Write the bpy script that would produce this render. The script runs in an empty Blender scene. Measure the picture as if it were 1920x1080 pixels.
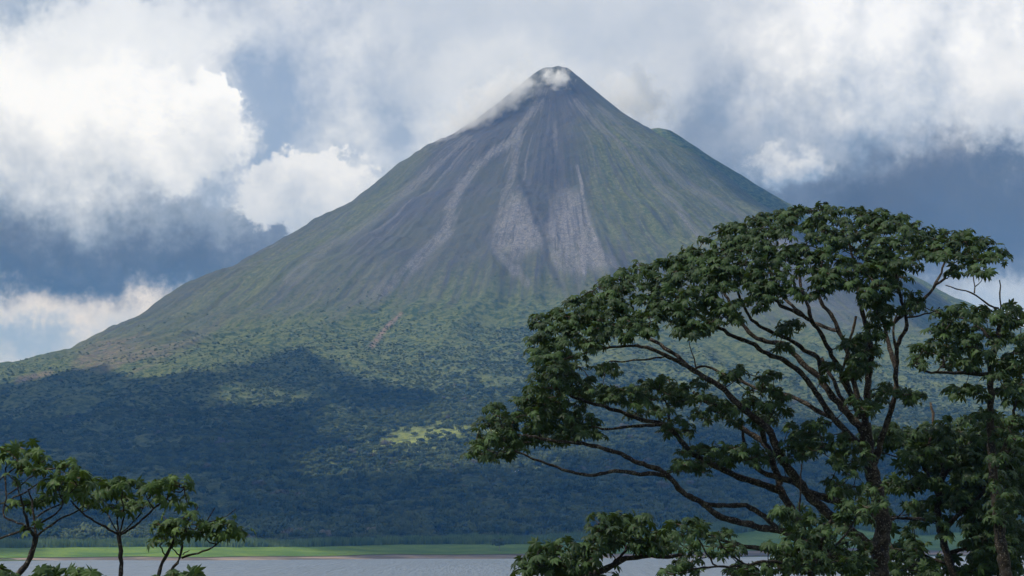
import bpy, math, random
import numpy as np
from mathutils import Vector, Matrix

random.seed(11)
RNG = np.random.default_rng(11)
scene = bpy.context.scene
COL = scene.collection

# ------------------------------------------------------------------ camera
F = 4200.0                      # focal length in pixels of a 1920 wide frame
PITCH = math.atan(461 / F)
CAM = Vector((0, 0, 20.0))
cam_data = bpy.data.cameras.new('camera')
cam_data.sensor_width = 36.0
cam_data.lens = F / 1920 * 36.0
cam_data.clip_start = 0.5
cam_data.clip_end = 120000
cam = bpy.data.objects.new('camera', cam_data)
cam.location = CAM
cam.rotation_euler = (math.pi / 2 + PITCH, 0, 0)
COL.objects.link(cam)
scene.camera = cam
CP, SP = math.cos(PITCH), math.sin(PITCH)


def ray(px, py):
    cx, cy = (px - 960) / F, (540 - py) / F
    return np.array((cx, CP - SP * cy, SP + CP * cy))


def at(px, py, Y):
    """World point seen at a pixel, at distance Y down the valley."""
    d = ray(px, py)
    return np.array((0, 0, 20.0)) + d * (Y / d[1])


def project(x, y, z):
    z = z - 20.0
    f = y * CP + z * SP
    u = -y * SP + z * CP
    f = np.where(f < 1, 1, f)
    return 960 + F * x / f, 540 - F * u / f


# ------------------------------------------------------------------ light
SUN = Vector((-0.66, -0.24, 1.0)).normalized()      # towards the sun
SUN_STRENGTH = 4.2
sun_data = bpy.data.lights.new('sun', 'SUN')
sun_data.energy = SUN_STRENGTH
sun_data.angle = math.radians(0.53)
sun_data.color = (1.0, 0.96, 0.90)
sun = bpy.data.objects.new('sun', sun_data)
sun.rotation_euler = (-SUN).to_track_quat('-Z', 'Y').to_euler()
sun.location = (-300, -200, 900)
COL.objects.link(sun)

scene.view_settings.view_transform = 'Standard'
scene.view_settings.look = 'None'
scene.view_settings.exposure = 0.0
scene.view_settings.gamma = 1.0
scene.view_settings.use_curve_mapping = False
cy = scene.cycles
cy.max_bounces = 8
cy.diffuse_bounces = 3
cy.glossy_bounces = 2
cy.transmission_bounces = 3
cy.volume_bounces = 5
cy.transparent_max_bounces = 48
cy.use_denoising = True
cy.volume_step_rate = 1.0
cy.volume_max_steps = 256


# ------------------------------------------------------------------ shader node helpers
class NT:
    """Small helper to write node trees as expressions."""
    def __init__(self, tree):
        self.t = tree
        self.t.nodes.clear()

    def node(self, kind, **kw):
        n = self.t.nodes.new(kind)
        for k, v in kw.items():
            setattr(n, k, v)
        return n

    def put(self, sock, v):
        if hasattr(v, 'is_output'):
            self.t.links.new(v, sock)
        else:
            sock.default_value = v

    def m(self, op, a, b=None, c=None, clamp=False):
        n = self.node('ShaderNodeMath', operation=op, use_clamp=clamp)
        for i, v in enumerate((a, b, c)):
            if v is not None:
                self.put(n.inputs[i], v)
        return n.outputs[0]

    def vm(self, op, a, b=None, out=0, scale=None):
        n = self.node('ShaderNodeVectorMath', operation=op)
        self.put(n.inputs[0], a)
        if b is not None:
            self.put(n.inputs[1], b)
        if scale is not None:
            self.put(n.inputs['Scale'], scale)
        return n.outputs[out]

    def ss(self, v, a, b, lo=0.0, hi=1.0):
        n = self.node('ShaderNodeMapRange', interpolation_type='SMOOTHSTEP')
        self.put(n.inputs[0], v)
        for i, q in enumerate((a, b, lo, hi)):
            self.put(n.inputs[1 + i], q)
        return n.outputs[0]

    def mix(self, f, a, b, blend='MIX'):
        n = self.node('ShaderNodeMix', data_type='RGBA', blend_type=blend)
        self.put(n.inputs[0], f)
        self.put(n.inputs[6], a)
        self.put(n.inputs[7], b)
        return n.outputs[2]

    def noise(self, vec, scale, detail=4, rough=0.55, lac=2.0, dist=0.0, out=0, kind='FBM'):
        n = self.node('ShaderNodeTexNoise', noise_dimensions='3D')
        n.noise_type = kind
        if vec is not None:
            self.put(n.inputs['Vector'], vec)
        self.put(n.inputs['Scale'], scale)
        n.inputs['Detail'].default_value = detail
        n.inputs['Roughness'].default_value = rough
        n.inputs['Lacunarity'].default_value = lac
        n.inputs['Distortion'].default_value = dist
        return n.outputs[out]

    def attr(self, name, out=0, kind='GEOMETRY'):
        n = self.node('ShaderNodeAttribute', attribute_name=name, attribute_type=kind)
        return n.outputs[out]


def rgb(r, g, b):
    return (r, g, b, 1.0)


def srgb(r, g, b):
    f = lambda c: ((c / 255 + 0.055) / 1.055) ** 2.4 if c > 10 else c / 255 / 12.92
    return (f(r), f(g), f(b), 1.0)


# ------------------------------------------------------------------ sky with clouds (all directions)
world = bpy.data.worlds.new('World')
scene.world = world
world.use_nodes = True
W = NT(world.node_tree)
SKY_STRENGTH = 0.1
sky = W.node('ShaderNodeTexSky', sky_type='NISHITA', sun_disc=False)
sky.sun_elevation = math.asin(SUN.z)
sky.sun_rotation = math.atan2(SUN.x, SUN.y)
sky.air_density, sky.dust_density, sky.ozone_density = 1.0, 2.0, 1.0
tc = W.node('ShaderNodeTexCoord').outputs['Generated']
sep = W.node('ShaderNodeSeparateXYZ')
W.put(sep.inputs[0], tc)
az = W.m('ARCTAN2', sep.outputs[0], sep.outputs[1])
el = W.m('ARCSINE', sep.outputs[2])
# turbulence that breaks the cloud outlines
warp1 = W.noise(tc, 22.0, 5, 0.6, out=1)
warp2 = W.noise(tc, 75.0, 6, 0.62, out=1)
w1 = W.vm('SUBTRACT', warp1, (0.5, 0.5, 0.5))
w2 = W.vm('SUBTRACT', warp2, (0.5, 0.5, 0.5))
w3 = W.vm('SUBTRACT', W.noise(tc, 260.0, 4, 0.6, out=1), (0.5, 0.5, 0.5))
wv = W.vm('ADD', W.vm('SCALE', w3, scale=0.009), W.vm('ADD', W.vm('SCALE', w1, scale=0.042), W.vm('SCALE', w2, scale=0.030)))
comb = W.node('ShaderNodeCombineXYZ')
W.put(comb.inputs[0], az)
W.put(comb.inputs[1], el)
uv = W.vm('MULTIPLY', W.vm('ADD', comb.outputs[0], wv), (1, 1, 0))
fb = W.noise(tc, 34.0, 7, 0.62)
fb2 = W.noise(tc, 9.0, 5, 0.55)
sepuv = W.node('ShaderNodeSeparateXYZ')
W.put(sepuv.inputs[0], uv)
vv = sepuv.outputs[1]


def azel(px, py):
    d = ray(px, py)
    d = d / np.linalg.norm(d)
    return math.atan2(d[0], d[1]), math.asin(d[2])


GAIN = 1.0 / SKY_STRENGTH
# general cover: grey white sheets over the blue, everywhere round the horizon
cover = W.ss(fb2, 0.30, 0.52)
white = W.mix(W.ss(fb, 0.35, 0.65), srgb(170, 181, 199), srgb(222, 225, 230))
bg = W.mix(cover, W.vm('SCALE', sky.outputs[0], scale=SKY_STRENGTH), white)


def blob(base, px, py, rx, ry, bright, dark, soft=0.35, amt=1.0, grad=0.5, nz=1.6, shift=0.0):
    """One cloud mass centred on a compass direction, lit from above."""
    a, e = azel(px, py)
    rxa, rya = rx / F, ry / F
    d = W.vm('MULTIPLY', W.vm('SUBTRACT', uv, (a, e, 0)), (1 / rxa, 1 / rya, 0))
    ln = W.vm('LENGTH', d, out=1)
    al = W.ss(ln, 1.0 - soft * 0.5, 1.0 - soft * 1.5 if soft < 0.65 else 0.0, 0.0, 1.0)
    n = al.node
    n.inputs[1].default_value = 1.0 + soft * 0.5
    n.inputs[2].default_value = 1.0 - soft
    al = W.m('MULTIPLY', al, amt)
    h = W.m('MULTIPLY', W.m('SUBTRACT', vv, e), grad / rya)
    s = W.m('ADD', W.m('MULTIPLY_ADD', W.m('SUBTRACT', fb, 0.5), nz, 0.5 + shift), h, clamp=True)
    return W.mix(al, base, W.mix(s, dark, bright))


S = srgb
bg = blob(bg, 620, 430, 900, 300, S(168, 180, 198), S(140, 156, 178), 0.9, 0.9)
bg = blob(bg, 1250, 60, 420, 170, S(205, 210, 218), S(178, 188, 202), 0.8, 0.9)
bg = blob(bg, 900, 20, 500, 90, S(208, 213, 221), S(190, 199, 211), 0.8, 0.9)
bg = blob(bg, 1400, 330, 330, 190, S(150, 162, 180), S(116, 132, 152), 0.9, 0.9, 0.5, 0.9)
bg = blob(bg, 1760, 400, 640, 225, S(94, 96, 99), S(63, 66, 70), 0.75, 0.98, 0.3, 0.8)
bg = blob(bg, 1930, 590, 330, 75, S(190, 198, 210), S(140, 156, 180), 0.6, 0.9)
bg = blob(bg, 150, 625, 360, 95, S(228, 222, 216), S(172, 182, 196), 0.5, 0.97, 0.5, 2.0, 0.15)
bg = blob(bg, 40, 645, 150, 36, S(158, 173, 192), S(138, 156, 178), 0.9, 0.85)
bg = blob(bg, 130, 475, 640, 96, S(108, 110, 113), S(62, 66, 69), 0.6, 0.98, 0.75, 0.7, 0.0)
bg = blob(bg, 150, 408, 520, 50, S(168, 176, 186), S(128, 138, 150), 0.95, 0.85, 0.6, 1.2)
bg = blob(bg, 700, 250, 230, 210, S(222, 225, 229), S(160, 173, 192), 0.4, 0.95, 0.2, 3.4)
bg = blob(bg, 590, 95, 150, 130, S(216, 220, 226), S(158, 172, 193), 0.4, 0.92, 0.2, 3.4)
bg = blob(bg, 510, 205, 85, 140, S(156, 172, 195), S(142, 159, 184), 0.55, 0.92, 0.0, 0.5)
bg = blob(bg, 600, 372, 160, 92, S(236, 237, 239), S(182, 191, 204), 0.14, 0.98, 0.6, 1.9)
bg = blob(bg, 110, 220, 350, 188, S(255, 255, 255), S(176, 185, 197), 0.34, 1.0, 0.7, 1.9, 0.36)
bg = blob(bg, 330, 250, 150, 130, S(255, 255, 255), S(196, 203, 213), 0.22, 1.0, 0.55, 2.0, 0.2)
bg = blob(bg, 390, 190, 70, 60, S(255, 255, 255), S(214, 219, 226), 0.12, 1.0, 0.5, 1.4, 0.3)
bg = blob(bg, 230, 60, 300, 75, S(243, 245, 247), S(226, 230, 235), 0.7, 0.85, 0.2, 1.0)
bg = blob(bg, 1330, 300, 230, 140, S(150, 161, 178), S(116, 130, 150), 0.9, 0.9, 0.5, 1.0)
bg = blob(bg, 1540, 190, 240, 150, S(206, 210, 217), S(136, 153, 176), 0.6, 0.92, 0.5, 2.4)
bg = blob(bg, 1730, 60, 400, 190, S(250, 250, 250), S(176, 186, 200), 0.5, 0.97, 0.5, 2.6, 0.22)
bg = blob(bg, 1900, 190, 130, 90, S(242, 242, 242), S(188, 196, 207), 0.6, 0.9, 0.4, 1.8, 0.1)
bg = blob(bg, 1490, 318, 80, 44, S(220, 223, 228), S(146, 162, 184), 0.5, 0.92, 0.7, 2.4)
bg = blob(bg, 960, 150, 260, 95, S(222, 225, 229), S(202, 208, 216), 0.6, 0.92, 0.2, 1.6)
bg = blob(bg, 1180, 165, 130, 95, S(214, 218, 224), S(190, 198, 209), 0.7, 0.9, 0.2, 1.6)
bg = W.vm('MULTIPLY', bg, (0.985, 1.02, 1.085))
# below the horizon: dull ground tone so that nothing shines from below
low = W.ss(sep.outputs[2], -0.02, -0.005)
bg = W.mix(low, rgb(0.10, 0.11, 0.11), bg)
back = W.node('ShaderNodeBackground')
W.put(back.inputs[0], W.vm('SCALE', bg, scale=GAIN))
back.inputs[1].default_value = SKY_STRENGTH
out = W.node('ShaderNodeOutputWorld')
W.t.links.new(back.outputs[0], out.inputs[0])
world.cycles.sampling_method = 'MANUAL'
world.cycles.sample_map_resolution = 512


# ------------------------------------------------------------------ numpy noise
def _hash(ix, iy, seed):
    h = (ix.astype(np.int64) * 374761393 + iy.astype(np.int64) * 668265263 + seed * 974634777) & 0xFFFFFFFF
    h = ((h ^ (h >> 13)) * 1274126177) & 0xFFFFFFFF
    return ((h ^ (h >> 16)) & 0xFFFF) / 65535.0


def vnoise(x, y, seed=0):
    x, y = np.broadcast_arrays(np.asarray(x, float), np.asarray(y, float))
    ix, iy = np.floor(x), np.floor(y)
    fx, fy = x - ix, y - iy
    fx = fx * fx * fx * (fx * (fx * 6 - 15) + 10)
    fy = fy * fy * fy * (fy * (fy * 6 - 15) + 10)
    a, b = _hash(ix, iy, seed), _hash(ix + 1, iy, seed)
    c, d = _hash(ix, iy + 1, seed), _hash(ix + 1, iy + 1, seed)
    return (a + (b - a) * fx) * (1 - fy) + (c + (d - c) * fx) * fy


def fbm(x, y, seed=0, octaves=4, gain=0.5):
    t = 0.0
    amp, tot = 1.0, 0.0
    for i in range(octaves):
        t = t + amp * vnoise(np.asarray(x) * 2 ** i + 17.3 * i, np.asarray(y) * 2 ** i - 9.1 * i, seed + i)
        tot += amp
        amp *= gain
    return t / tot


def sstep(a, b, v):
    t = np.clip((v - a) / (b - a), 0, 1)
    return t * t * (3 - 2 * t)


# ------------------------------------------------------------------ mesh / object helpers
def tag(o, label=None, cat=None, group=None, kind=None):
    if label:
        o['label'] = label
    if cat:
        o['category'] = cat
    if group:
        o['group'] = group
    if kind:
        o['kind'] = kind
    return o


def mesh_np(name, verts, faces, mat=None, smooth=False):
    """verts (n,3), faces (m,3|4) numpy arrays -> mesh datablock."""
    me = bpy.data.meshes.new(name)
    verts = np.asarray(verts, np.float32)
    faces = np.asarray(faces, np.int32)
    k = faces.shape[1]
    me.vertices.add(len(verts))
    me.vertices.foreach_set('co', verts.ravel())
    me.loops.add(faces.size)
    me.loops.foreach_set('vertex_index', faces.ravel())
    me.polygons.add(len(faces))
    me.polygons.foreach_set('loop_start', np.arange(0, faces.size, k, dtype=np.int32))
    me.polygons.foreach_set('loop_total', np.full(len(faces), k, np.int32))
    me.polygons.foreach_set('use_smooth', np.full(len(faces), smooth))
    me.update(calc_edges=True)
    if mat:
        me.materials.append(mat)
    return me


def obj(name, data, parent=None, loc=None):
    o = bpy.data.objects.new(name, data)
    COL.objects.link(o)
    if parent is not None:
        o.parent = parent
    if loc is not None:
        o.location = loc
    return o


def fattr(me, name, arr, domain='POINT'):
    a = me.attributes.new(name, 'FLOAT', domain)
    a.data.foreach_set('value', np.asarray(arr, np.float32).ravel())


def vattr(me, name, arr):
    a = me.attributes.new(name, 'FLOAT_VECTOR', 'POINT')
    a.data.foreach_set('vector', np.asarray(arr, np.float32).ravel())


def grid_faces(nu, nv, wrap=False):
    i = np.arange(nu - (0 if wrap else 1))
    j = np.arange(nv - 1)
    I, J = np.meshgrid(i, j, indexing='ij')
    I2 = (I + 1) % nu
    return np.stack([I * nv + J, I2 * nv + J, I2 * nv + J + 1, I * nv + J + 1], -1).reshape(-1, 4)


def material(name):
    m = bpy.data.materials.new(name)
    m.use_nodes = True
    return m, NT(m.node_tree)


def finish(n, color, rough=0.8, spec=0.3, normal=None, translucent=None, tcol=None):
    p = n.node('ShaderNodeBsdfPrincipled')
    n.put(p.inputs['Base Color'], color)
    n.put(p.inputs['Roughness'], rough)
    n.put(p.inputs['Specular IOR Level'], spec)
    if normal is not None:
        n.put(p.inputs['Normal'], normal)
    sh = p.outputs[0]
    if translucent:
        tr = n.node('ShaderNodeBsdfTranslucent')
        n.put(tr.inputs[0], tcol)
        mx = n.node('ShaderNodeMixShader')
        mx.inputs[0].default_value = translucent
        n.t.links.new(sh, mx.inputs[1])
        n.t.links.new(tr.outputs[0], mx.inputs[2])
        sh = mx.outputs[0]
    o = n.node('ShaderNodeOutputMaterial')
    n.t.links.new(sh, o.inputs[0])
    return p


def bump(n, h, strength=0.5, dist=1.0):
    b = n.node('ShaderNodeBump')
    b.inputs['Strength'].default_value = strength
    b.inputs['Distance'].default_value = dist
    n.put(b.inputs['Height'], h)
    return b.outputs[0]


# ------------------------------------------------------------------ terrain heights
VX, VY = 99.0, 5200.0
PR = [0, 14, 33, 66, 93, 121, 173, 260, 310, 371, 446, 495, 594, 693, 792, 867, 929, 990, 1065, 1114, 1213, 1288, 1600, 1900, 2200,
      2500, 2800, 3050, 3250, 3500, 12000]
PZ = [1099, 1101, 1108, 1082, 1058, 1034, 990, 932, 906, 868, 803, 761, 710, 643, 589, 552.5, 510, 463, 435, 403, 374, 353, 267, 193, 132,
      90, 36, 6, 1, 0, 0]
_r = np.arange(0, 12001, 4.0)
_z = np.interp(_r, PR, PZ)
_k = np.exp(-0.5 * (np.arange(-9, 10) / 3.0) ** 2)
_k /= _k.sum()
_zs = np.convolve(np.pad(_z, 9, mode='edge'), _k, 'valid')
_w = sstep(60, 160, _r)
PROF = _z * (1 - _w) + _zs * _w - 8 * (1 - sstep(2600, 3300, _r))
R2 = [0, 30, 290, 651, 740, 898, 1300, 1800, 2300, 2700, 12000]
Z2 = [1034, 1026, 850, 629, 576, 497, 330, 170, 30, -80, -90]
V2X, V2Y = 362.0, 5560.0


def shore_y(x):
    return 1850 + 0.55 * np.clip(x, -1500, 1500) + 250 * (fbm(np.asarray(x) * 0.0065, 3.3, 5, 4) - 0.5)


def bank(x, y):
    d = y - shore_y(x)
    return np.interp(d, [-400, -60, 0, 25, 150, 220, 900, 20000], [-5, -2.2, 0.0, 0.9, 6.2, 8.0, 10, 12])


def relief(x, y):
    """Height of volcano and far shore."""
    dx, dy = x - VX, y - VY
    r = np.hypot(dx, dy)
    ph = np.arctan2(dy, dx)
    h = np.interp(r, _r, PROF)
    # radial gullies and ribs, wandering a little
    wob = (fbm(x * 0.004, y * 0.004, 31, 3) - 0.5) * 0.07
    p = ph + wob
    g = 0.0
    for k, amp, sd in ((9, 1.0, 3), (21, 0.65, 4), (47, 0.28, 5), (101, 0.10, 6)):
        q = vnoise(p * k + 40, r * 0.0016 * (1 + k / 60), sd)
        g = g + amp * (1 - abs(2 * q - 1) * 2)
    mid = sstep(60, 420, r) * (1 - sstep(1500, 2900, r))
    h = h + g * mid * (1.4 + 6.8 * sstep(500, 1000, r))
    # rumpled lava ground
    rough = sstep(70, 300, r) * (1 - sstep(2600, 3200, r))
    h = h + rough * ((fbm(x * 0.012, y * 0.012, 51, 4) - 0.5) * 20 + (fbm(x * 0.05, y * 0.05, 57, 3) - 0.5) * 7)
    h = h + sstep(1250, 1900, r) * (1 - sstep(2700, 3200, r)) * (fbm(x * 0.0045, y * 0.0045, 61, 3) - 0.5) * 46
    # the older, wooded summit behind and to the right
    r2 = np.hypot(x - V2X, y - V2Y)
    h2 = np.interp(r2, R2, Z2) + (fbm(x * 0.012, y * 0.012, 71, 4) - 0.5) * 16 - 8
    h = np.maximum(h, h2)
    # crag on the summit rim
    h = h + (1 - sstep(30, 95, r)) * (fbm(x * 0.045, y * 0.045, 81, 3) - 0.5) * 7
    return h + bank(x, y)


def near_ground(x, y):
    z = np.interp(y, [-400, -20, 6, 30, 60, 100, 165, 260, 400], [24, 19, 18.2, 15.5, 12.4, 7.6, 0.2, -3.5, -5])
    return z + (fbm(np.asarray(x) * 0.03, np.asarray(y) * 0.03, 91, 3) - 0.5) * 0.8 * (np.asarray(y) > -1e9)


# ------------------------------------------------------------------ volcano mesh
def px_mask_lines(px, py, pts, w0, w1):
    """Soft mask round a polyline given in photograph pixels; used only to place rock types on the slope."""
    best = np.full(px.shape, 9e9)
    n = len(pts) - 1
    for i in range(n):
        (x0, y0), (x1, y1) = pts[i], pts[i + 1]
        dx, dy = x1 - x0, y1 - y0
        t = np.clip(((px - x0) * dx + (py - y0) * dy) / (dx * dx + dy * dy), 0, 1)
        w = w0 + (w1 - w0) * (i + t) / n
        best = np.minimum(best, np.hypot(px - x0 - t * dx, py - y0 - t * dy) / w)
    return 1 - sstep(0.35, 1.15, best)


def px_mask_poly(px, py, poly, soft):
    poly = np.array(poly, float)
    inside = np.zeros(px.shape, bool)
    dist = np.full(px.shape, 9e9)
    n = len(poly)
    for i in range(n):
        (x0, y0), (x1, y1) = poly[i], poly[(i + 1) % n]
        dx, dy = x1 - x0, y1 - y0
        t = np.clip(((px - x0) * dx + (py - y0) * dy) / (dx * dx + dy * dy + 1e-9), 0, 1)
        dist = np.minimum(dist, np.hypot(px - x0 - t * dx, py - y0 - t * dy))
        if dy != 0:
            c = ((y0 > py) != (y1 > py)) & (px < dx * (py - y0) / dy + x0)
            inside ^= c
    sd = np.where(inside, dist, -dist)
    return sstep(-soft, soft, sd), sd


PASTURE = [(700, 838), (735, 808), (790, 795), (880, 788), (960, 792), (1010, 806), (930, 836), (830, 846), (745, 858), (650, 872), (600, 868)]


def build_volcano():
    ph_f = np.linspace(-math.pi - 0.22, 0.22, 900)
    ph_b = np.linspace(0.22, math.pi - 0.22, 90)[1:-1]
    ph = np.concatenate([ph_f, ph_b])
    rr = np.concatenate([np.linspace(0.5, 1400, 320), 1400 + 2100 * (np.linspace(0, 1, 190)[1:]) ** 1.15,
                         np.linspace(3500, 7500, 18)[1:]])
    PH, RR = np.meshgrid(ph, rr, indexing='ij')
    X = VX + RR * np.cos(PH)
    Y = VY + RR * np.sin(PH)
    Z = relief(X, Y)
    Z = Z - 6.0 * sstep(6800, 7500, RR)
    me = mesh_np('volcano', np.stack([X, Y, Z], -1).reshape(-1, 3), grid_faces(len(ph), len(rr), True), smooth=True)
    px, py = project(X, Y, Z)
    # jitter the mask coordinates so that edges fray down the fall line
    jx = px + (fbm(PH * 60, RR * 0.01, 7, 3) - 0.5) * 26
    jy = py + (fbm(PH * 60, RR * 0.006, 8, 3) - 0.5) * 60
    front = sstep(0.1, -0.15, np.where(PH < -math.pi, PH + 2 * math.pi, PH)) * 0 + (Y < VY + 90)
    pale = np.zeros(px.shape)
    # pale scree chutes and fans
    pale = np.maximum(pale, 0.6 * px_mask_lines(jx, py, [(1020, 187), (975, 235), (967, 258), (913, 293), (869, 342), (851, 382), (838, 435), (789, 480), (744, 524), (700, 570)], 6, 20))
    pale = np.maximum(pale, 0.55 * px_mask_lines(jx, py, [(1015, 170), (975, 240), (958, 320), (949, 364), (942, 418), (930, 462), (949, 485), (985, 530)], 8, 12))
    pale = np.maximum(pale, 0.8 * px_mask_poly(jx * 0.8 + px * 0.2, py * 0.6 + jy * 0.4, [(955, 355), (984, 373), (1011, 427), (1018, 449), (1007, 467), (976, 482), (949, 478), (927, 467), (935, 418), (946, 387)], 15)[0])
    pale = np.maximum(pale, 0.75 * px_mask_poly(jx * 0.8 + px * 0.2, py * 0.7 + jy * 0.3, [(1056, 355), (1087, 369), (1104, 404), (1115, 444), (1145, 484), (1160, 494), (1127, 507), (1087, 513), (1038, 511), (1027, 480), (1022, 449), (1038, 409)], 15)[0])
    pale = np.maximum(pale, 0.95 * px_mask_lines(px, py, [(1082, 311), (1091, 347), (1091, 369), (1102, 413), (1116, 449)], 3, 7))
    pale = np.maximum(pale, 1.0 * px_mask_lines(jx * 0.3 + px * 0.7, py, [(1090, 455), (1096, 513)], 6, 6))
    pale = np.maximum(pale, 0.6 * px_mask_lines(jx, py, [(1078, 191), (1127, 240), (1189, 298), (1233, 347), (1273, 396), (1320, 450)], 8, 13))
    pale = np.maximum(pale, 0.6 * px_mask_lines(jx, py, [(1122, 200), (1224, 293), (1300, 355), (1400, 410), (1480, 470)], 7, 16))
    pale = np.maximum(pale, 0.45 * px_mask_lines(jx, py, [(878, 258), (790, 335), (700, 409), (620, 460), (545, 522)], 6, 16))
    pale = np.maximum(pale, 0.4 * px_mask_lines(jx, py, [(1040, 500), (1050, 540), (1075, 580)], 6, 6))
    pale = np.maximum(pale, 0.35 * px_mask_poly(jx, jy, [(1450, 480), (1560, 520), (1640, 640), (1720, 700), (1560, 690), (1440, 640)], 40)[0])
    red = 0.9 * px_mask_lines(px, py, [(752, 588), (726, 612), (712, 630), (698, 648)], 4, 7)
    red = np.maximum(red, 0.5 * px_mask_poly(jx, jy, [(150, 660), (190, 640), (330, 640), (420, 610), (330, 660), (200, 690), (140, 690)], 14)[0])
    red = np.maximum(red, 0.6 * px_mask_lines(px, py, [(35, 712), (65, 706), (95, 698)], 8, 6))
    dark = 0.9 * px_mask_lines(jx * 0.3 + px * 0.7, py, [(975, 330), (993, 382), (1020, 449), (1027, 489), (1050, 540)], 5, 7)
    dark = np.maximum(dark, 0.5 * px_mask_lines(px, py, [(1145, 460), (1165, 490), (1180, 520)], 5, 8))
    # single thin runnels, some pale with fresh stones, some cut dark, each wandering down its own fall line
    srg = np.random.default_rng(77)
    phc = PH[:, 0]
    for q in range(90):
        p0 = srg.uniform(-math.pi + 0.15, -0.1)
        ra, rb = srg.uniform(60, 700), 0
        rb = ra + srg.uniform(150, 600)
        wdt = srg.uniform(1.0, 2.4) * (2.2 if q % 9 == 0 else 1)
        kind = srg.uniform()
        sel = np.where(abs(phc - p0) < 0.30)[0]
        cs = np.where((rr > ra) & (rr < rb))[0]
        if not len(sel) or not len(cs):
            continue
        sl = np.ix_(sel, cs)
        path = p0 + (fbm(rr[cs] * 0.006, q * 3.7, 201, 3) - 0.5) * 0.055
        dd_ = abs(phc[sel][:, None] - path[None, :]) * rr[cs][None, :]
        fade = sstep(0, 0.2, (rr[cs] - ra) / (rb - ra)) * (1 - sstep(0.7, 1.0, (rr[cs] - ra) / (rb - ra)))
        v = (1 - sstep(0.4, 1.3, dd_ / (wdt * (0.7 + rr[cs] / 900)))) * fade * srg.uniform(0.2, 0.5)
        if kind < 0.55:
            pale[sl] = np.maximum(pale[sl], v)
        else:
            dark[sl] = np.maximum(dark[sl], v * 0.8)
    # vegetation line: rises towards the centre, ragged
    line = np.interp(jx, [-100, 150, 300, 480, 640, 800, 900, 1000, 1150, 1300, 1450, 1700, 2000],
                     [655, 660, 640, 610, 590, 575, 560, 560, 575, 600, 615, 620, 620])
    veg = sstep(-55, 45, jy - line)
    grass = np.zeros(px.shape)
    grass = np.maximum(grass, 1.0 * px_mask_poly(jx, jy, [(1130, 190), (1240, 235), (1420, 330), (1480, 420), (1380, 480), (1200, 520), (1110, 420), (1090, 300)], 50)[0])
    grass = np.maximum(grass, 0.9 * px_mask_poly(jx, jy, [(800, 275), (690, 360), (560, 440), (400, 530), (250, 620), (300, 640), (500, 560), (640, 470), (740, 380)], 28)[0])
    grass = np.maximum(grass, 0.5 * px_mask_poly(jx, jy, [(500, 560), (700, 540), (800, 560), (700, 600), (480, 620)], 40)[0])
    grass = np.maximum(grass, 0.75 * sstep(-150, -10, jy - line) * (0.55 + 0.9 * fbm(X * 0.01, Y * 0.01, 111, 4)))
    behind = np.hypot(X - V2X, Y - V2Y)
    old = ((np.interp(behind, R2, Z2) - 12 + bank(X, Y)) > Z - 14) & (Y > VY - 200) & (X > VX)
    veg = np.where(old, 1.0, veg)
    pale = np.where(old, 0.0, pale * (front > 0))
    vattr(me, 'zone', np.stack([veg, pale, red], -1).reshape(-1, 3))
    past = px_mask_poly(jx, py + (jy - py) * 0.3, PASTURE, 22)[0]
    vattr(me, 'zone_b', np.stack([np.clip(grass, 0, 1), dark, past], -1).reshape(-1, 3))
    phw = np.where(PH < -math.pi, PH + 2 * math.pi, PH)
    vattr(me, 'polar', np.stack([np.cos(PH) * 150, np.sin(PH) * 150, RR * 0.012], -1).reshape(-1, 3))
    m, n = material('volcano_slope')
    z1 = n.node('ShaderNodeSeparateXYZ')
    n.put(z1.inputs[0], n.attr('zone', 1))
    z2 = n.node('ShaderNodeSeparateXYZ')
    n.put(z2.inputs[0], n.attr('zone_b', 1))
    pol = n.attr('polar', 1)
    pos = n.node('ShaderNodeNewGeometry').outputs['Position']
    st1 = n.noise(pol, 0.35, 5, 0.65)
    st2 = n.noise(pol, 1.5, 4, 0.7)
    fine = n.noise(pos, 0.11, 4, 0.75)
    broad = n.noise(pos, 0.006, 4, 0.6)
    st3 = n.noise(pol, 0.8, 5, 0.75, dist=0.4)
    grit = n.noise(pos, 0.30, 4, 0.8)
    rock = n.mix(n.ss(st1, 0.34, 0.68), rgb(0.046, 0.049, 0.056), rgb(0.078, 0.078, 0.084))
    rock = n.mix(n.m('MULTIPLY', n.ss(grit, 0.40, 0.66), 0.5), rock, rgb(0.105, 0.105, 0.110))
    rock = n.mix(n.m('MULTIPLY', n.ss(st2, 0.60, 0.76), 0.28), rock, rgb(0.17, 0.162, 0.162))
    rock = n.mix(n.m('MULTIPLY', n.ss(st3, 0.44, 0.28), 0.28), rock, rgb(0.040, 0.042, 0.050))
    rock = n.mix(n.m('MULTIPLY', n.ss(broad, 0.38, 0.66), 0.55), rock, rgb(0.078, 0.085, 0.055))
    scree = n.mix(n.ss(grit, 0.36, 0.66), rgb(0.125, 0.124, 0.135), rgb(0.28, 0.275, 0.285))
    pl = n.m('MULTIPLY', n.m('MULTIPLY', z1.outputs[1], n.ss(st3, 0.30, 0.52)), n.ss(fine, 0.26, 0.56), clamp=True)
    c = n.mix(pl, rock, scree)
    gr = n.mix(n.ss(st1, 0.35, 0.65), rgb(0.092, 0.106, 0.050), rgb(0.145, 0.155, 0.074))
    gr = n.mix(n.ss(fine, 0.40, 0.62), gr, rgb(0.06, 0.08, 0.035))
    gf = n.m('MULTIPLY', n.m('MULTIPLY', z2.outputs[0], n.ss(n.noise(pol, 0.6, 4, 0.6), 0.30, 0.58)), n.m('SUBTRACT', 1.0, n.m('MULTIPLY', pl, 0.9)))
    c = n.mix(gf, c, gr)
    c = n.mix(n.m('MULTIPLY', z2.outputs[1], 0.8), c, rgb(0.05, 0.052, 0.055))
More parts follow.
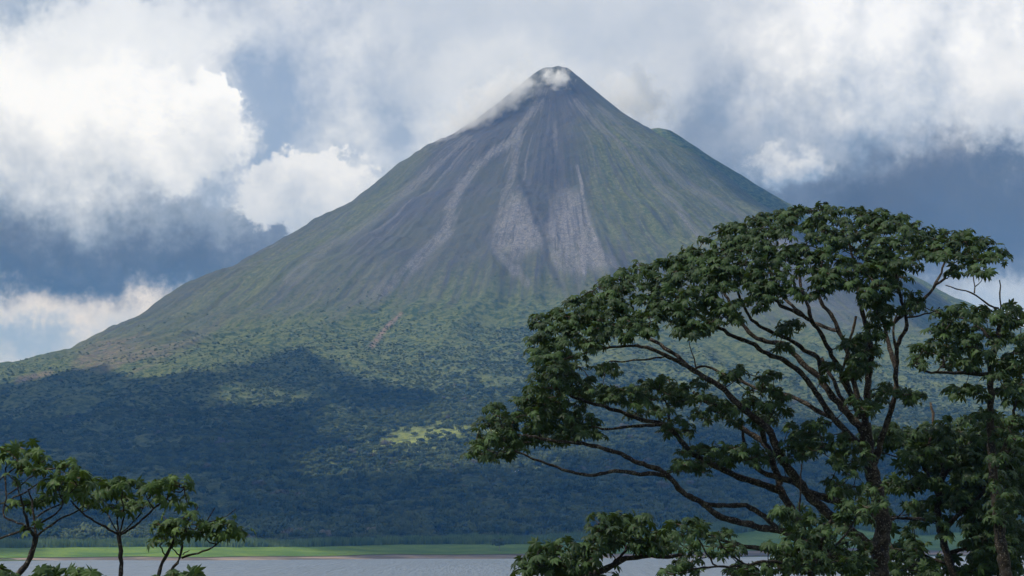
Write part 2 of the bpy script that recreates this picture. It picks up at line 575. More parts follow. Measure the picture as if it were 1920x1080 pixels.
    vg = n.mix(n.ss(n.noise(pos, 0.08, 4, 0.7), 0.38, 0.62), rgb(0.034, 0.056, 0.022), rgb(0.115, 0.135, 0.050))
    vf = n.m('MULTIPLY', z1.outputs[0], n.m('ADD', n.ss(fine, 0.30, 0.56), n.m('MULTIPLY', z1.outputs[0], 0.7)), clamp=True)
    c = n.mix(vf, c, vg)
    c = n.mix(n.m('MULTIPLY', z1.outputs[2], n.ss(fine, 0.3, 0.6)), c, rgb(0.21, 0.15, 0.13))
    c = n.mix(n.m('MULTIPLY', z2.outputs[2], n.ss(n.noise(pos, 0.03, 5, 0.7), 0.30, 0.62)), c, n.mix(n.ss(n.noise(pos, 0.12, 4, 0.7), 0.35, 0.65), rgb(0.13, 0.165, 0.04), rgb(0.24, 0.27, 0.07)))
    hgt = n.m('ADD', n.m('MULTIPLY', st3, 0.9), n.m('MULTIPLY', n.noise(pos, 0.2, 5, 0.8), 5.0))
    finish(n, c, 0.95, 0.1, bump(n, hgt, 0.8, 1.0))
    me.materials.append(m)
    o = obj('volcano', me)
    tag(o, 'tall grey volcano cone with pale scree chutes and forested foot', 'volcano', kind='structure')
    return o


volcano = build_volcano()


# ------------------------------------------------------------------ ground sheet, lake, meadow, beach
def build_ground():
    def axis(lim):
        a = np.concatenate([np.arange(0, 200, 8), np.geomspace(200, lim, 40)])
        return np.concatenate([-a[:0:-1], a])
    xs = axis(45000)
    ys = np.concatenate([-np.geomspace(200, 45000, 24)[::-1], np.arange(-190, 420, 6), np.linspace(420, 3000, 80), np.geomspace(3050, 45000, 40)])
    X, Y = np.meshgrid(xs, ys, indexing='ij')
    far = bank(X, Y) - 1.0
    Z = np.where(Y < 420, near_ground(X, Y), np.minimum(far, 11))
    Z = np.where((Y > 420) & (Y < shore_y(X) - 250), -5, Z)
    me = mesh_np('ground', np.stack([X, Y, Z], -1).reshape(-1, 3), grid_faces(len(xs), len(ys)), smooth=True)
    m, n = material('ground_grass')
    pos = n.node('ShaderNodeNewGeometry').outputs['Position']
    c = n.mix(n.ss(n.noise(pos, 0.7, 5, 0.65), 0.35, 0.65), rgb(0.035, 0.055, 0.018), rgb(0.075, 0.10, 0.035))
    c = n.mix(n.ss(n.noise(pos, 0.15, 4, 0.6), 0.55, 0.75), c, rgb(0.09, 0.07, 0.045))
    finish(n, c, 0.95, 0.1, bump(n, n.noise(pos, 5.0, 4, 0.7), 0.6, 0.1))
    me.materials.append(m)
    tag(obj('ground', me), 'grassy ground sloping to the lake', 'ground', kind='structure')


build_ground()


def build_lake():
    xs = np.concatenate([-np.geomspace(400, 30000, 16)[::-1], np.linspace(-390, 390, 40), np.geomspace(400, 30000, 16)])
    ys = np.linspace(110, 3200, 120)
    X, Y = np.meshgrid(xs, ys, indexing='ij')
    me = mesh_np('lake', np.stack([X, Y, np.zeros_like(X)], -1).reshape(-1, 3), grid_faces(len(xs), len(ys)), smooth=True)
    m, n = material('lake_water')
    pos = n.node('ShaderNodeNewGeometry').outputs['Position']
    mp = n.node('ShaderNodeMapping')
    n.put(mp.inputs[0], pos)
    mp.inputs['Scale'].default_value = (1.0, 0.45, 1.0)
    h = n.m('ADD', n.m('MULTIPLY', n.noise(mp.outputs[0], 0.42, 4, 0.65), 0.55), n.m('MULTIPLY', n.noise(mp.outputs[0], 0.05, 3, 0.6), 1.2))
    mp2 = n.node('ShaderNodeMapping')
    n.put(mp2.inputs[0], pos)
    mp2.inputs['Scale'].default_value = (0.22, 0.012, 1.0)
    chop = n.noise(mp2.outputs[0], 1.0, 4, 0.7)
    h = n.m('ADD', h, n.m('MULTIPLY', chop, 3.0))
    gust = n.ss(n.noise(mp.outputs[0], 0.012, 4, 0.6), 0.35, 0.7)
    p = finish(n, rgb(0.13, 0.16, 0.195), n.m('ADD', n.m('MULTIPLY_ADD', gust, 0.10, 0.22), n.m('MULTIPLY', chop, 0.16)), 0.5, bump(n, h, 1.0, 1.6))
    p.inputs['IOR'].default_value = 1.33
    me.materials.append(m)
    tag(obj('lake', me), 'rippled grey lake between the near bank and the volcano', 'lake', kind='structure')


build_lake()


def shore_strip(name, d0, d1, nd, lift, label, cat, mat):
    xs = np.linspace(-1100, 1300, 480)
    ds = np.linspace(d0, d1, nd)
    X, D = np.meshgrid(xs, ds, indexing='ij')
    wig = (fbm(X * 0.02, D * 0.004, 15, 3) - 0.5) * 40
    lim = sstep(0, 1, (D - d0) / (d1 - d0))
    Yy = shore_y(X) + D + wig * np.where((D == d0) | (D == d1), 1.0, 0.6)
    Z = relief(X, Yy) + lift + (fbm(X * 0.03, Yy * 0.02, 16, 3) - 0.5) * 0.5 * np.sin(lim * math.pi)
    me = mesh_np(name, np.stack([X, Yy, Z], -1).reshape(-1, 3), grid_faces(len(xs), nd), mat, smooth=True)
    return tag(obj(name, me), label, cat, kind='structure')


m_beach, n = material('beach_sand')
pos = n.node('ShaderNodeNewGeometry').outputs['Position']
c = n.mix(n.ss(n.noise(pos, 0.008, 5, 0.65), 0.42, 0.66), rgb(0.085, 0.072, 0.06), rgb(0.28, 0.21, 0.15))
finish(n, c, 0.9, 0.2, bump(n, n.noise(pos, 0.5, 4), 0.5, 0.4))
shore_strip('beach', -30, 50, 10, 0.35, 'narrow bare shoreline of sand and mud at the far water edge', 'beach', m_beach)
m_mead, n = material('meadow_grass')
pos = n.node('ShaderNodeNewGeometry').outputs['Position']
c = n.mix(n.ss(n.noise(pos, 0.02, 5, 0.65), 0.35, 0.65), rgb(0.055, 0.11, 0.018), rgb(0.125, 0.19, 0.028))
c = n.mix(n.ss(n.noise(pos, 0.3, 4, 0.7), 0.45, 0.7), c, rgb(0.06, 0.11, 0.02))
finish(n, c, 0.95, 0.1, bump(n, n.noise(pos, 0.9, 4, 0.7), 0.7, 0.6))
shore_strip('meadow', 36, 205, 18, 0.75, 'bright green grass flat on the far lake shore', 'meadow', m_mead)


# ------------------------------------------------------------------ forest masses on the slope (instances)
def forest_leaf_material(name, lo, hi, pale=None):
    m, n = material(name)
    oi = n.node('ShaderNodeObjectInfo').outputs['Random']
    pos = n.node('ShaderNodeNewGeometry').outputs['Position']
    loc = n.node('ShaderNodeObjectInfo').outputs['Location']
    patch = n.noise(loc, 0.006, 4, 0.6)
    c = n.mix(n.ss(n.m('ADD', n.m('MULTIPLY', oi, 0.65), n.m('MULTIPLY', patch, 0.5)), 0.25, 0.85), lo, hi)
    c = n.mix(n.m('MULTIPLY', n.ss(n.noise(pos, 0.45, 3, 0.6), 0.42, 0.62), 0.45), c, n.mix(0.5, c, rgb(0.14, 0.17, 0.06)))
    if pale:
        c = n.mix(n.m('GREATER_THAN', oi, 0.985), c, pale)
    finish(n, c, 0.85, 0.15, translucent=0.15, tcol=c)
    return m


def crown_mesh(name, seed, mat, leaves=110, flat=0.62):
    """A crown of loose leaf clumps round a lumpy dome, about 2 m across, base at z 0."""
    rg = np.random.default_rng(seed)
    V, Fc = [], []
    lobes = [(rg.normal(0, 0.42), rg.normal(0, 0.42), rg.uniform(0.25, 0.75), rg.uniform(0.38, 0.62)) for _ in range(7)]
    for i in range(leaves):
        lx, ly, lz, lr = lobes[rg.integers(7)]
        d = rg.normal(size=3)
        d /= np.linalg.norm(d)
        if d[2] < -0.35:
            d[2] *= -1
        c = np.array((lx, ly, lz * flat * 1.3)) + d * lr * np.array((1, 1, flat)) * rg.uniform(0.8, 1.05)
        nrm = d + rg.normal(0, 0.35, 3)
        nrm /= np.linalg.norm(nrm)
        t = np.cross(nrm, rg.normal(size=3))
        t /= np.linalg.norm(t)
        b = np.cross(nrm, t)
        s = rg.uniform(0.12, 0.24)
        k = len(V)
        V += [c - t * s, c - b * s * 0.8, c + t * s, c + b * s * 0.8, c + nrm * s * 0.35]
        Fc += [(k, k + 1, k + 4), (k + 1, k + 2, k + 4), (k + 2, k + 3, k + 4), (k + 3, k, k + 4)]
    return mesh_np(name, V, Fc, mat)


def tube_np(pts, rad, sides=6, close=True):
    pts = np.asarray(pts, float)
    n = len(pts)
    rad = np.broadcast_to(rad, (n,))
    tan = np.gradient(pts, axis=0)
    tan /= np.linalg.norm(tan, axis=1)[:, None] + 1e-9
    ref = np.array((0.31, 0.2, 0.93))
    u = np.cross(tan, ref)
    u /= np.linalg.norm(u, axis=1)[:, None] + 1e-9
    v = np.cross(tan, u)
    a = np.arange(sides) / sides * 2 * math.pi
    V = pts[:, None] + rad[:, None, None] * (np.cos(a)[None, :, None] * u[:, None] + np.sin(a)[None, :, None] * v[:, None])
    Fc = []
    for i in range(n - 1):
        for j in range(sides):
            j2 = (j + 1) % sides
            Fc.append((i * sides + j, i * sides + j2, (i + 1) * sides + j2, (i + 1) * sides + j))
    return V.reshape(-1, 3), np.array(Fc)


protos = bpy.data.collections.new('forest_crowns')
m_forest = forest_leaf_material('forest_foliage', rgb(0.018, 0.036, 0.013), rgb(0.078, 0.100, 0.033), rgb(0.11, 0.105, 0.075))
for i in range(5):
    po = bpy.data.objects.new('forest_crown', crown_mesh('forest_crown', 100 + i, m_forest, 130, (0.5, 0.62, 0.8, 0.7, 0.55)[i]))
    protos.objects.link(po)


def instance_tree(name, collection):
    g = bpy.data.node_groups.new(name, 'GeometryNodeTree')
    g.interface.new_socket('Geometry', in_out='INPUT', socket_type='NodeSocketGeometry')
    g.interface.new_socket('Geometry', in_out='OUTPUT', socket_type='NodeSocketGeometry')
    gi, go = g.nodes.new('NodeGroupInput'), g.nodes.new('NodeGroupOutput')
    iop = g.nodes.new('GeometryNodeInstanceOnPoints')
    ci = g.nodes.new('GeometryNodeCollectionInfo')
    ci.inputs['Collection'].default_value = collection
    ci.inputs['Separate Children'].default_value = True
    ci.inputs['Reset Children'].default_value = True
    sc_ = g.nodes.new('GeometryNodeInputNamedAttribute')
    sc_.data_type = 'FLOAT_VECTOR'
    sc_.inputs['Name'].default_value = 'size'
    rot = g.nodes.new('FunctionNodeRandomValue')
    rot.data_type = 'FLOAT_VECTOR'
    rot.inputs[0].default_value = (-0.12, -0.12, 0)
    rot.inputs[1].default_value = (0.12, 0.12, 6.283)
    iop.inputs['Pick Instance'].default_value = True
    L = g.links.new
    L(gi.outputs[0], iop.inputs['Points'])
    L(ci.outputs[0], iop.inputs['Instance'])
    L(sc_.outputs[0], iop.inputs['Scale'])
    L(rot.outputs[0], iop.inputs['Rotation'])
    L(iop.outputs[0], go.inputs[0])
    return g


def scatter(name, pts, size, collection, label, cat):
    me = bpy.data.meshes.new(name)
    me.vertices.add(len(pts))
    me.vertices.foreach_set('co', np.asarray(pts, np.float32).ravel())
    vattr(me, 'size', size)
    o = obj(name, me)
    md = o.modifiers.new('instances', 'NODES')
    md.node_group = instance_tree(name, collection)
    return tag(o, label, cat, kind='stuff')


def veg_line(px):
    return np.interp(px, [-100, 150, 300, 480, 640, 800, 900, 1000, 1150, 1300, 1450, 1700, 2000],
                     [655, 660, 640, 610, 590, 575, 560, 560, 575, 600, 615, 620, 620])


def forest_points():
    P, Sz = [], []
    y = 1990.0
    while y < 4650:
        dist = y
        step = 6.8 + 0.6 * sstep(2600, 4300, np.array(y))
        half = dist * 0.235 + 60
        xs = np.arange(-half, half, step) + RNG.uniform(-0.45, 0.45, len(np.arange(-half, half, step))) * step
        ys = y + RNG.uniform(-0.5, 0.5, len(xs)) * step
        P.append(np.stack([xs, ys], -1))
        y += step
    P = np.concatenate(P)
    # drop points before the cane belt
    P = P[P[:, 1] > shore_y(P[:, 0]) + 262]
    Z = relief(P[:, 0], P[:, 1])
    px, py = project(P[:, 0], P[:, 1], Z)
    line = veg_line(px) + (fbm(P[:, 0] * 0.008, P[:, 1] * 0.008, 41, 4) - 0.5) * 90
    d = (py - line)
    dens = np.where(d > 130, 1.0, np.clip(0.06 + 0.94 * sstep(-20, 130, d), 0, 1)) * (d > -45)
    clump = fbm(P[:, 0] * 0.03, P[:, 1] * 0.03, 43, 3)
    keep = (RNG.uniform(size=len(P)) < dens * np.where(d > 130, 1, 0.4 + 1.2 * sstep(0.35, 0.65, clump))) & (py < 1045)
    # clearings lower down
    clear = fbm(P[:, 0] * 0.0055, P[:, 1] * 0.004, 47, 3)
    keep &= ~((clear > 0.66) & (RNG.uniform(size=len(P)) < 0.75))
    inp = px_mask_poly(px, py, PASTURE, 18)[0] * sstep(0.28, 0.48, fbm(P[:, 0] * 0.02, P[:, 1] * 0.02, 49, 3))
    keep &= ~(RNG.uniform(size=len(P)) < inp * 0.9)
    P, Z, d, py = P[keep], Z[keep], d[keep], py[keep]
    grow = 0.27 + 0.73 * sstep(20, 400, d)
    s = grow * RNG.lognormal(0, 0.28, len(P)) * 5.6
    s = np.clip(s, 1.3, 11)
    tall = s * RNG.uniform(0.85, 1.5, len(P))
    emergent = (RNG.uniform(size=len(P)) < 0.05) & (d > 200)
    lift = np.where(emergent, RNG.uniform(3, 7, len(P)), RNG.uniform(-0.5, 2.5, len(P))) * grow
    pts = np.stack([P[:, 0], P[:, 1], Z + lift], -1)
    return pts, np.stack([s, s, tall], -1)


fp, fs = forest_points()
scatter('forest', fp, fs, protos, 'dense jungle covering the lower slopes of the volcano', 'forest')
print('forest crowns', len(fp))

# cane belt above the meadow
m_cane = forest_leaf_material('cane_leaves', rgb(0.06, 0.11, 0.035), rgb(0.13, 0.19, 0.06))
canes = bpy.data.collections.new('cane_clumps')
for i in range(3):
    rg = np.random.default_rng(300 + i)
    V, Fc = [], []
    for k in range(46):
        b = np.array((rg.normal(0, 0.9), rg.normal(0, 0.9), 0))
        lean = rg.normal(0, 0.18, 2)
        h = rg.uniform(0.6, 1.0)
        a = rg.uniform(0, 6.28)
        w = np.array((math.cos(a), math.sin(a), 0)) * 0.16
        t = b + np.array((lean[0], lean[1], h))
        q = len(V)
        V += [b - w * 0.6, b + w * 0.6, (b + t) / 2 + w, t + w * 0.2, t - w * 0.2 - np.array((0, 0, 0.06)), (b + t) / 2 - w]
        Fc += [(q, q + 1, q + 2, q + 5), (q + 5, q + 2, q + 3, q + 4)]
    canes.objects.link(bpy.data.objects.new('cane_clump', mesh_np('cane_clump', V, Fc, m_cane)))
cx_ = RNG.uniform(-560, 620, 5200)
cd_ = RNG.uniform(196, 272, 5200) + (fbm(cx_ * 0.015, 0.5, 19, 3) - 0.5) * 26
cy_ = shore_y(cx_) + cd_
sz = RNG.uniform(1.6, 2.6, 5200)
hh = RNG.uniform(5.0, 8.0, 5200) * (0.35 + 1.3 * fbm(cx_ * 0.03, cd_ * 0.03, 23, 4))
scatter('cane_belt', np.stack([cx_, cy_, relief(cx_, cy_) - 0.1], -1), np.stack([sz, sz, hh], -1), canes,
        'pale green belt of tall cane between the meadow and the forest', 'cane')


# ------------------------------------------------------------------ single far trees: forest edge and the lone tree
m_far_bark, n = material('far_bark')
finish(n, rgb(0.20, 0.18, 0.15), 0.9, 0.2)
m_edge = forest_leaf_material('edge_foliage', rgb(0.022, 0.045, 0.018), rgb(0.065, 0.095, 0.035), rgb(0.17, 0.15, 0.11))
edge_crowns = [crown_mesh('edge_crown', 400 + i, m_edge, 300, (0.6, 0.75, 0.9)[i]) for i in range(3)]
tv, tf = tube_np([(0, 0, -0.3), (0.02, 0.01, 0.35), (-0.01, 0.02, 0.75), (0.03, 0, 1.1)], np.array([0.034, 0.026, 0.02, 0.012]), 6)
edge_trunk = mesh_np('edge_trunk', tv, tf, m_far_bark, True)


def far_tree(name, x, y, height, width, k, label, group=None):
    e = obj(name, None, loc=(x, y, float(relief(np.array(x), np.array(y)))))
    tag(e, label, 'tree', group)
    t = obj('trunk', edge_trunk, e)
    t.scale = (height, height, height * 0.72)
    c = obj('crown', edge_crowns[k], e, (0, 0, height * 0.42))
    c.scale = (width / 2, width / 2, height * 0.46)
    c.rotation_euler = (0, 0, random.uniform(0, 6.28))
    c['kind'] = 'stuff'
    return e


for i in range(44):
    x = -460 + i * 22 + random.uniform(-8, 8)
    y = float(shore_y(np.array(x))) + random.uniform(268, 300)
    far_tree('forest_edge_tree', x, y, random.uniform(13, 20), random.uniform(9, 15), random.randrange(3),
             'tree in the front row of the far forest, right behind the cane belt', 'front row trees of the far forest')
p = at(936, 1042, 1850)
ly = float(shore_y(np.array(p[0]))) + 95
far_tree('lone_tree', at(936, 1042, ly)[0], ly, 11.5, 12, 1, 'lone dark tree on the green grass flat by the far shore')


# ------------------------------------------------------------------ leaves and bark of the near trees
def leaf_material(name, top, top2, under):
    m, n = material(name)
    tint = n.attr('tint', 2)
    oi = n.node('ShaderNodeObjectInfo').outputs['Random']
    geo = n.node('ShaderNodeNewGeometry')
    c = n.mix(tint, top, top2)
    c = n.mix(n.m('MULTIPLY', n.m('GREATER_THAN', tint, 1.5), 1.0), c, rgb(0.16, 0.11, 0.015))
    c = n.mix(n.m('GREATER_THAN', tint, 2.5), c, rgb(0.085, 0.050, 0.036))
    c = n.mix(n.m('MULTIPLY', n.ss(n.noise(geo.outputs['Position'], 9.0, 3, 0.6), 0.35, 0.65), 0.35), c, n.mix(0.5, c, rgb(0.03, 0.05, 0.02)))
    c2 = n.mix(geo.outputs['Backfacing'], c, under)
    finish(n, c2, 0.55, 0.22, translucent=0.2, tcol=n.mix(0.6, c, rgb(0.10, 0.16, 0.02)))
    return m


M_LEAF = leaf_material('palmate_leaf', rgb(0.009, 0.025, 0.007), rgb(0.042, 0.082, 0.022), rgb(0.024, 0.040, 0.016))
M_LEAF_L = leaf_material('sapling_leaf', rgb(0.016, 0.042, 0.008), rgb(0.066, 0.118, 0.024), rgb(0.04, 0.065, 0.02))


def bark_material(name, dark, pale, amount):
    m, n = material(name)
    pos = n.node('ShaderNodeTexCoord').outputs['Object']
    f = n.noise(pos, 3.2, 5, 0.65)
    c = n.mix(n.ss(n.noise(pos, 9.0, 4, 0.6), 0.35, 0.65), dark, rgb(dark[0] * 1.9, dark[1] * 1.8, dark[2] * 1.7))
    c = n.mix(n.m('MULTIPLY', n.ss(f, 0.50, 0.60), amount), c, pale)
    c = n.mix(n.m('MULTIPLY', n.ss(n.noise(pos, 14.0, 3, 0.6), 0.56, 0.66), amount), c, rgb(0.22, 0.205, 0.17))
    finish(n, c, 0.9, 0.2, bump(n, n.noise(pos, 18.0, 5, 0.7), 0.8, 0.03))
    return m


M_BARK = bark_material('lichen_bark', rgb(0.013, 0.010, 0.008), rgb(0.085, 0.073, 0.058), 0.55)
M_BARK_M = bark_material('mottled_bark', rgb(0.012, 0.010, 0.008), rgb(0.065, 0.058, 0.048), 0.5)
M_BARK_D = bark_material('dark_bark', rgb(0.012, 0.010, 0.009), rgb(0.04, 0.036, 0.03), 0.4)
M_DEAD = bark_material('bare_dead_wood', rgb(0.05, 0.038, 0.028), rgb(0.12, 0.095, 0.075), 0.6)


def leaf_mesh_arrays(seed, lobes=8):
    """Palmate leaf, radius about 1, in its own xy plane, lobes drooping."""
    rg = np.random.default_rng(seed)
    V = [(0, 0, 0.02)]
    Fc = []
    span = 2 * math.pi * 0.90
    droop = rg.uniform(0.38, 0.72)

    def pt(a, q, drop=0.0):
        return (q * math.cos(a), q * math.sin(a), -droop * q * q - drop)
    notches = []
    for i in range(lobes + 1):
        a = -span / 2 + span * i / lobes
        notches.append(len(V))
        V.append(pt(a, rg.uniform(0.34, 0.46), 0.02))
    for i in range(lobes):
        a = -span / 2 + span * (i + 0.5) / lobes + rg.normal(0, 0.04)
        w = abs(a) / (span / 2)
        L = (1.0 - 0.38 * w ** 2) * rg.uniform(0.88, 1.08)
        hw = 0.31 * L / 0.62
        k = len(V)
        V.append(pt(a, L * 0.55, -0.05))                 # raised midrib
        V.append(pt(a - hw * 0.62, L * 0.66, 0.05))
        V.append(pt(a, L, 0.04))
        V.append(pt(a + hw * 0.62, L * 0.66, 0.05))
        n0, n1 = notches[i], notches[i + 1]
        Fc += [(0, n0, k), (n0, k + 1, k), (k + 1, k + 2, k), (k + 2, k + 3, k), (k + 3, n1, k), (n1, 0, k)]
    return np.array(V), np.array(Fc)


LEAVES = []
for i in range(7):
    LEAVES.append(leaf_mesh_arrays(700 + i, 8 if i % 2 else 7))
_leaf_cache = {}


def leaf_data(kind, tintbin, mat):
    key = (kind, tintbin, mat.name)
    if key not in _leaf_cache:
        V, Fc = LEAVES[kind]
        me = mesh_np('leaf', V, Fc, mat)
        fattr(me, 'tint', np.full(len(V), tintbin / 8 if tintbin < 9 else 2.0))
        _leaf_cache[key] = me
    return _leaf_cache[key]


class Tree:
    """A broad-leaved tree: traced limbs with real depth, twigs grown to every leaf tuft, palmate leaves."""
    registry = []

    def __init__(self, name, label, D, bark, leafmat, leaf=0.36, leaves=(6, 9), group=None, seed=1):
        self.name, self.label, self.D, self.bark, self.leafmat = name, label, D, bark, leafmat
        self.leaf, self.nleaf, self.group = leaf, leaves, group
        self.rg = np.random.default_rng(seed)
        self.nodes = []            # skeleton points
        self.owner = []            # limb index of each node
        self.limbs = []            # (points, radii, material)
        self.twigs = []            # per limb list of (pts, rad)
        self.leaves = []           # (pos, x axis, z axis, scale, kind, tint)
        self.petioles = []
        self.tips = []
        Tree.registry.append(self)

    def p(self, px, py, d=0.0):
        return at(px, py, self.D + d)

    def limb(self, pts, r0, r1, d1=None, mat=None, root=False, d0=None, down=False, part='branch'):
        """pts in photo pixels; radius in pixels; d1 depth offset (m) at the end of the limb."""
        pts = [np.array(q, float) for q in pts]
        if root or not self.nodes:
            d0 = 0.0 if d0 is None else d0
        elif d0 is None:
            # start on the nearest node of the tree
            N = np.array(self.nodes)
            qx, qy = project(N[:, 0], N[:, 1], N[:, 2])
            k = int(np.argmin(np.hypot(qx - pts[0][0], qy - pts[0][1])))
            d0 = self.nodes[k][1] - self.D
        if d1 is None:
            d1 = d0 + self.rg.uniform(-2.0, 2.0)
        # resample smoothly (Catmull-Rom)
        P = np.array(pts)
        T = np.concatenate([[0], np.cumsum(np.hypot(*np.diff(P, axis=0).T))])
        n = max(4, int(T[-1] / 9))
        s = np.linspace(0, T[-1], n)
        Q = np.stack([np.interp(s, T, P[:, 0]), np.interp(s, T, P[:, 1])], -1)
        for _ in range(2):
            Q[1:-1] = 0.25 * Q[:-2] + 0.5 * Q[1:-1] + 0.25 * Q[2:]
        f = s / T[-1]
        dd = d0 + (d1 - d0) * f
        W3 = np.array([self.p(q[0], q[1], d) for q, d in zip(Q, dd)])
        W3[1:-1] += self.rg.normal(0, 0.012, (len(W3) - 2, 3)) * (self.D / 60)
        rad = (r0 + (r1 - r0) * f) * (self.D / F) * (1.0 if part == 'trunk' else 0.84)
        rad = rad * (1 + 0.10 * np.sin(np.arange(n) * 1.9 + self.rg.uniform(0, 6)))
        if down:
            # carry the stem down to the ground below the frame
            b = W3[0]
            gx, gy = b[0] + self.rg.uniform(-0.3, 0.3), b[1] + self.rg.uniform(-0.3, 0.3)
            g = float(near_ground(np.array(gx), np.array(gy))) - 0.25
            k = 6
            ext = np.array([b + (np.array((gx, gy, g)) - b) * t for t in np.linspace(1, 0, k)[:-1]])
            W3 = np.concatenate([ext, W3])
            rad = np.concatenate([rad[0] * np.linspace(1.35, 1.0, k)[:-1], rad])
        idx = len(self.limbs)
        self.limbs.append((W3, rad, mat or self.bark, part))
        self.twigs.append([])
        if mat is None:
            for q in W3:
                self.nodes.append(q)
                self.owner.append(idx)
        return self

    def tuft(self, px, py, d):
        self.tips.append(self.p(px, py, d))

    def cluster(self, cx, cy, rx, ry, n, d0=-1.5, d1=1.5, mind=11):
        got = []
        for _ in range(n * 14):
            a, q = self.rg.uniform(0, 6.283), math.sqrt(self.rg.uniform())
            x, y = cx + rx * q * math.cos(a), cy + ry * q * math.sin(a)
            if all(math.hypot(x - u, (y - v) * 1.4) > mind for u, v in got):
                got.append((x, y))
                self.tuft(x, y, self.rg.uniform(d0, d1))
            if len(got) >= n:
                break

    def band(self, cols, n, depth, mind=11, centre=0.0):
        """Umbrella shaped crown: columns (x, top y, bottom y); lower tufts sit nearer or farther than the crest."""
        cols = np.array(cols, float)
        got = []
        tries = 0
        while len(got) < n and tries < n * 40:
            tries += 1
            x = self.rg.uniform(cols[0, 0], cols[-1, 0])
            t, b = np.interp(x, cols[:, 0], cols[:, 1]), np.interp(x, cols[:, 0], cols[:, 2])
            if self.rg.uniform() > (b - t) / 240 + 0.25:
                continue
            u = self.rg.uniform() ** 1.15
            y = t + 9 + (b - t - 9) * u
            if any(math.hypot(x - p, (y - q) * 1.3) < mind for p, q in got[-400:]):
                continue
            got.append((x, y))
            sgn = -1 if self.rg.uniform() < 0.72 else 1
            self.tuft(x, y, centre + sgn * depth * math.sqrt(u) * self.rg.uniform(0.75, 1.05))

    def grow(self):
        """Twigs from the skeleton to each tuft, nearest first."""
        N = [np.array(q) for q in self.nodes]
        arr = np.array(N)
        own = list(self.owner)
        tips = np.array(self.tips)
        left = list(range(len(tips)))
        dist = np.array([np.min(np.linalg.norm(arr - t, axis=1)) for t in tips])
        order = np.argsort(dist)
        for i in order:
            t = tips[i]
            dv = t - arr
            L = np.linalg.norm(dv, axis=1)
            cost = L * (1.0 + 0.7 * np.clip(-dv[:, 2] / (L + 1e-6), 0, 1))
            k = int(np.argmin(cost))
            s = arr[k]
            ln = L[k]
            mid = s + (t - s) * 0.5
            mid[2] = s[2] + (t[2] - s[2]) * 0.30 - 0.05 * ln
            mid += self.rg.normal(0, 0.05 * ln, 3)
            m = max(4, int(ln / 0.35) + 2)
            u = np.linspace(0, 1, m)[:, None]
            path = (1 - u) ** 2 * s + 2 * u * (1 - u) * mid + u * u * t
            path[1:-1] += self.rg.normal(0, 0.02, (m - 2, 3))
            r1 = 0.014 * self.leaf / 0.36
            r0 = min(r1 + 0.010 * ln + 0.006, 0.06)
            self.twigs[own[k]].append((path, np.linspace(r0, r1, m)))
            new = path[1:]
            arr = np.concatenate([arr, new])
            own += [own[k]] * len(new)
            self.rosette(t, path[-1] - path[-2])

    def rosette(self, tip, dirv):
        rg = self.rg
        n = rg.integers(self.nleaf[0], self.nleaf[1] + 1)
        a0 = rg.uniform(0, 6.28)
        for i in range(n):
            a = a0 + i * 2.4 + rg.normal(0, 0.25)
            h = np.array((math.cos(a), math.sin(a), 0))
            up = rg.uniform(-0.35, 0.85)
            pd = h + np.array((0, 0, up))
            pd /= np.linalg.norm(pd)
            ln = self.leaf * rg.uniform(0.55, 1.35)
            pos = tip + pd * ln
            z = np.array((0, 0, 1.0)) * rg.uniform(0.45, 1.0) + h * rg.uniform(0.1, 0.95) + rg.normal(0, 0.26, 3)
            z /= np.linalg.norm(z)
            x = h - z * np.dot(h, z)
            x /= np.linalg.norm(x) + 1e-9
            sc = self.leaf * rg.uniform(0.55, 1.22)
            tint = int(np.clip(rg.normal(3.6, 2.6), 0, 8))
            if rg.uniform() < 0.002 and self.leaf > 0.3:
                tint = 9
            self.leaves.append((pos, x, z, sc, int(rg.integers(len(LEAVES))), tint))
            self.petioles.append((tip, pos))


def oriented(lf):
    pos, x, z, sc, kind, tint = lf
    y = np.cross(z, x)
    return np.stack([x, y, z], 1) * sc, pos


def visible_rank(trees):
    """Rough z-buffer over all leaves: how much of each leaf shows."""
    items = []
    for ti, t in enumerate(trees):
        for li, lf in enumerate(t.leaves):
            px, py = project(*[np.array(v) for v in lf[0]])
            items.append((lf[0][1], float(px), float(py), lf[3] * F / lf[0][1], ti, li))
    items.sort(key=lambda q: -q[0])
    buf = np.full((270, 480), -1, np.int32)
    for k, (_, px, py, r, ti, li) in enumerate(items):
        x, y, q = px / 4, py / 4, max(1.0, r / 4 * 0.75)
        x0, x1, y0, y1 = int(x - q), int(x + q) + 1, int(y - q * 0.6), int(y + q * 0.6) + 1
        if x1 < 0 or y1 < 0 or x0 >= 480 or y0 >= 270:
            continue
        buf[max(0, y0):max(0, y1), max(0, x0):max(0, x1)] = k
    cnt = np.bincount(buf[buf >= 0].ravel(), minlength=len(items))
    score = {}
    for k, it in enumerate(items):
        score[(it[4], it[5])] = cnt[k]
    return score


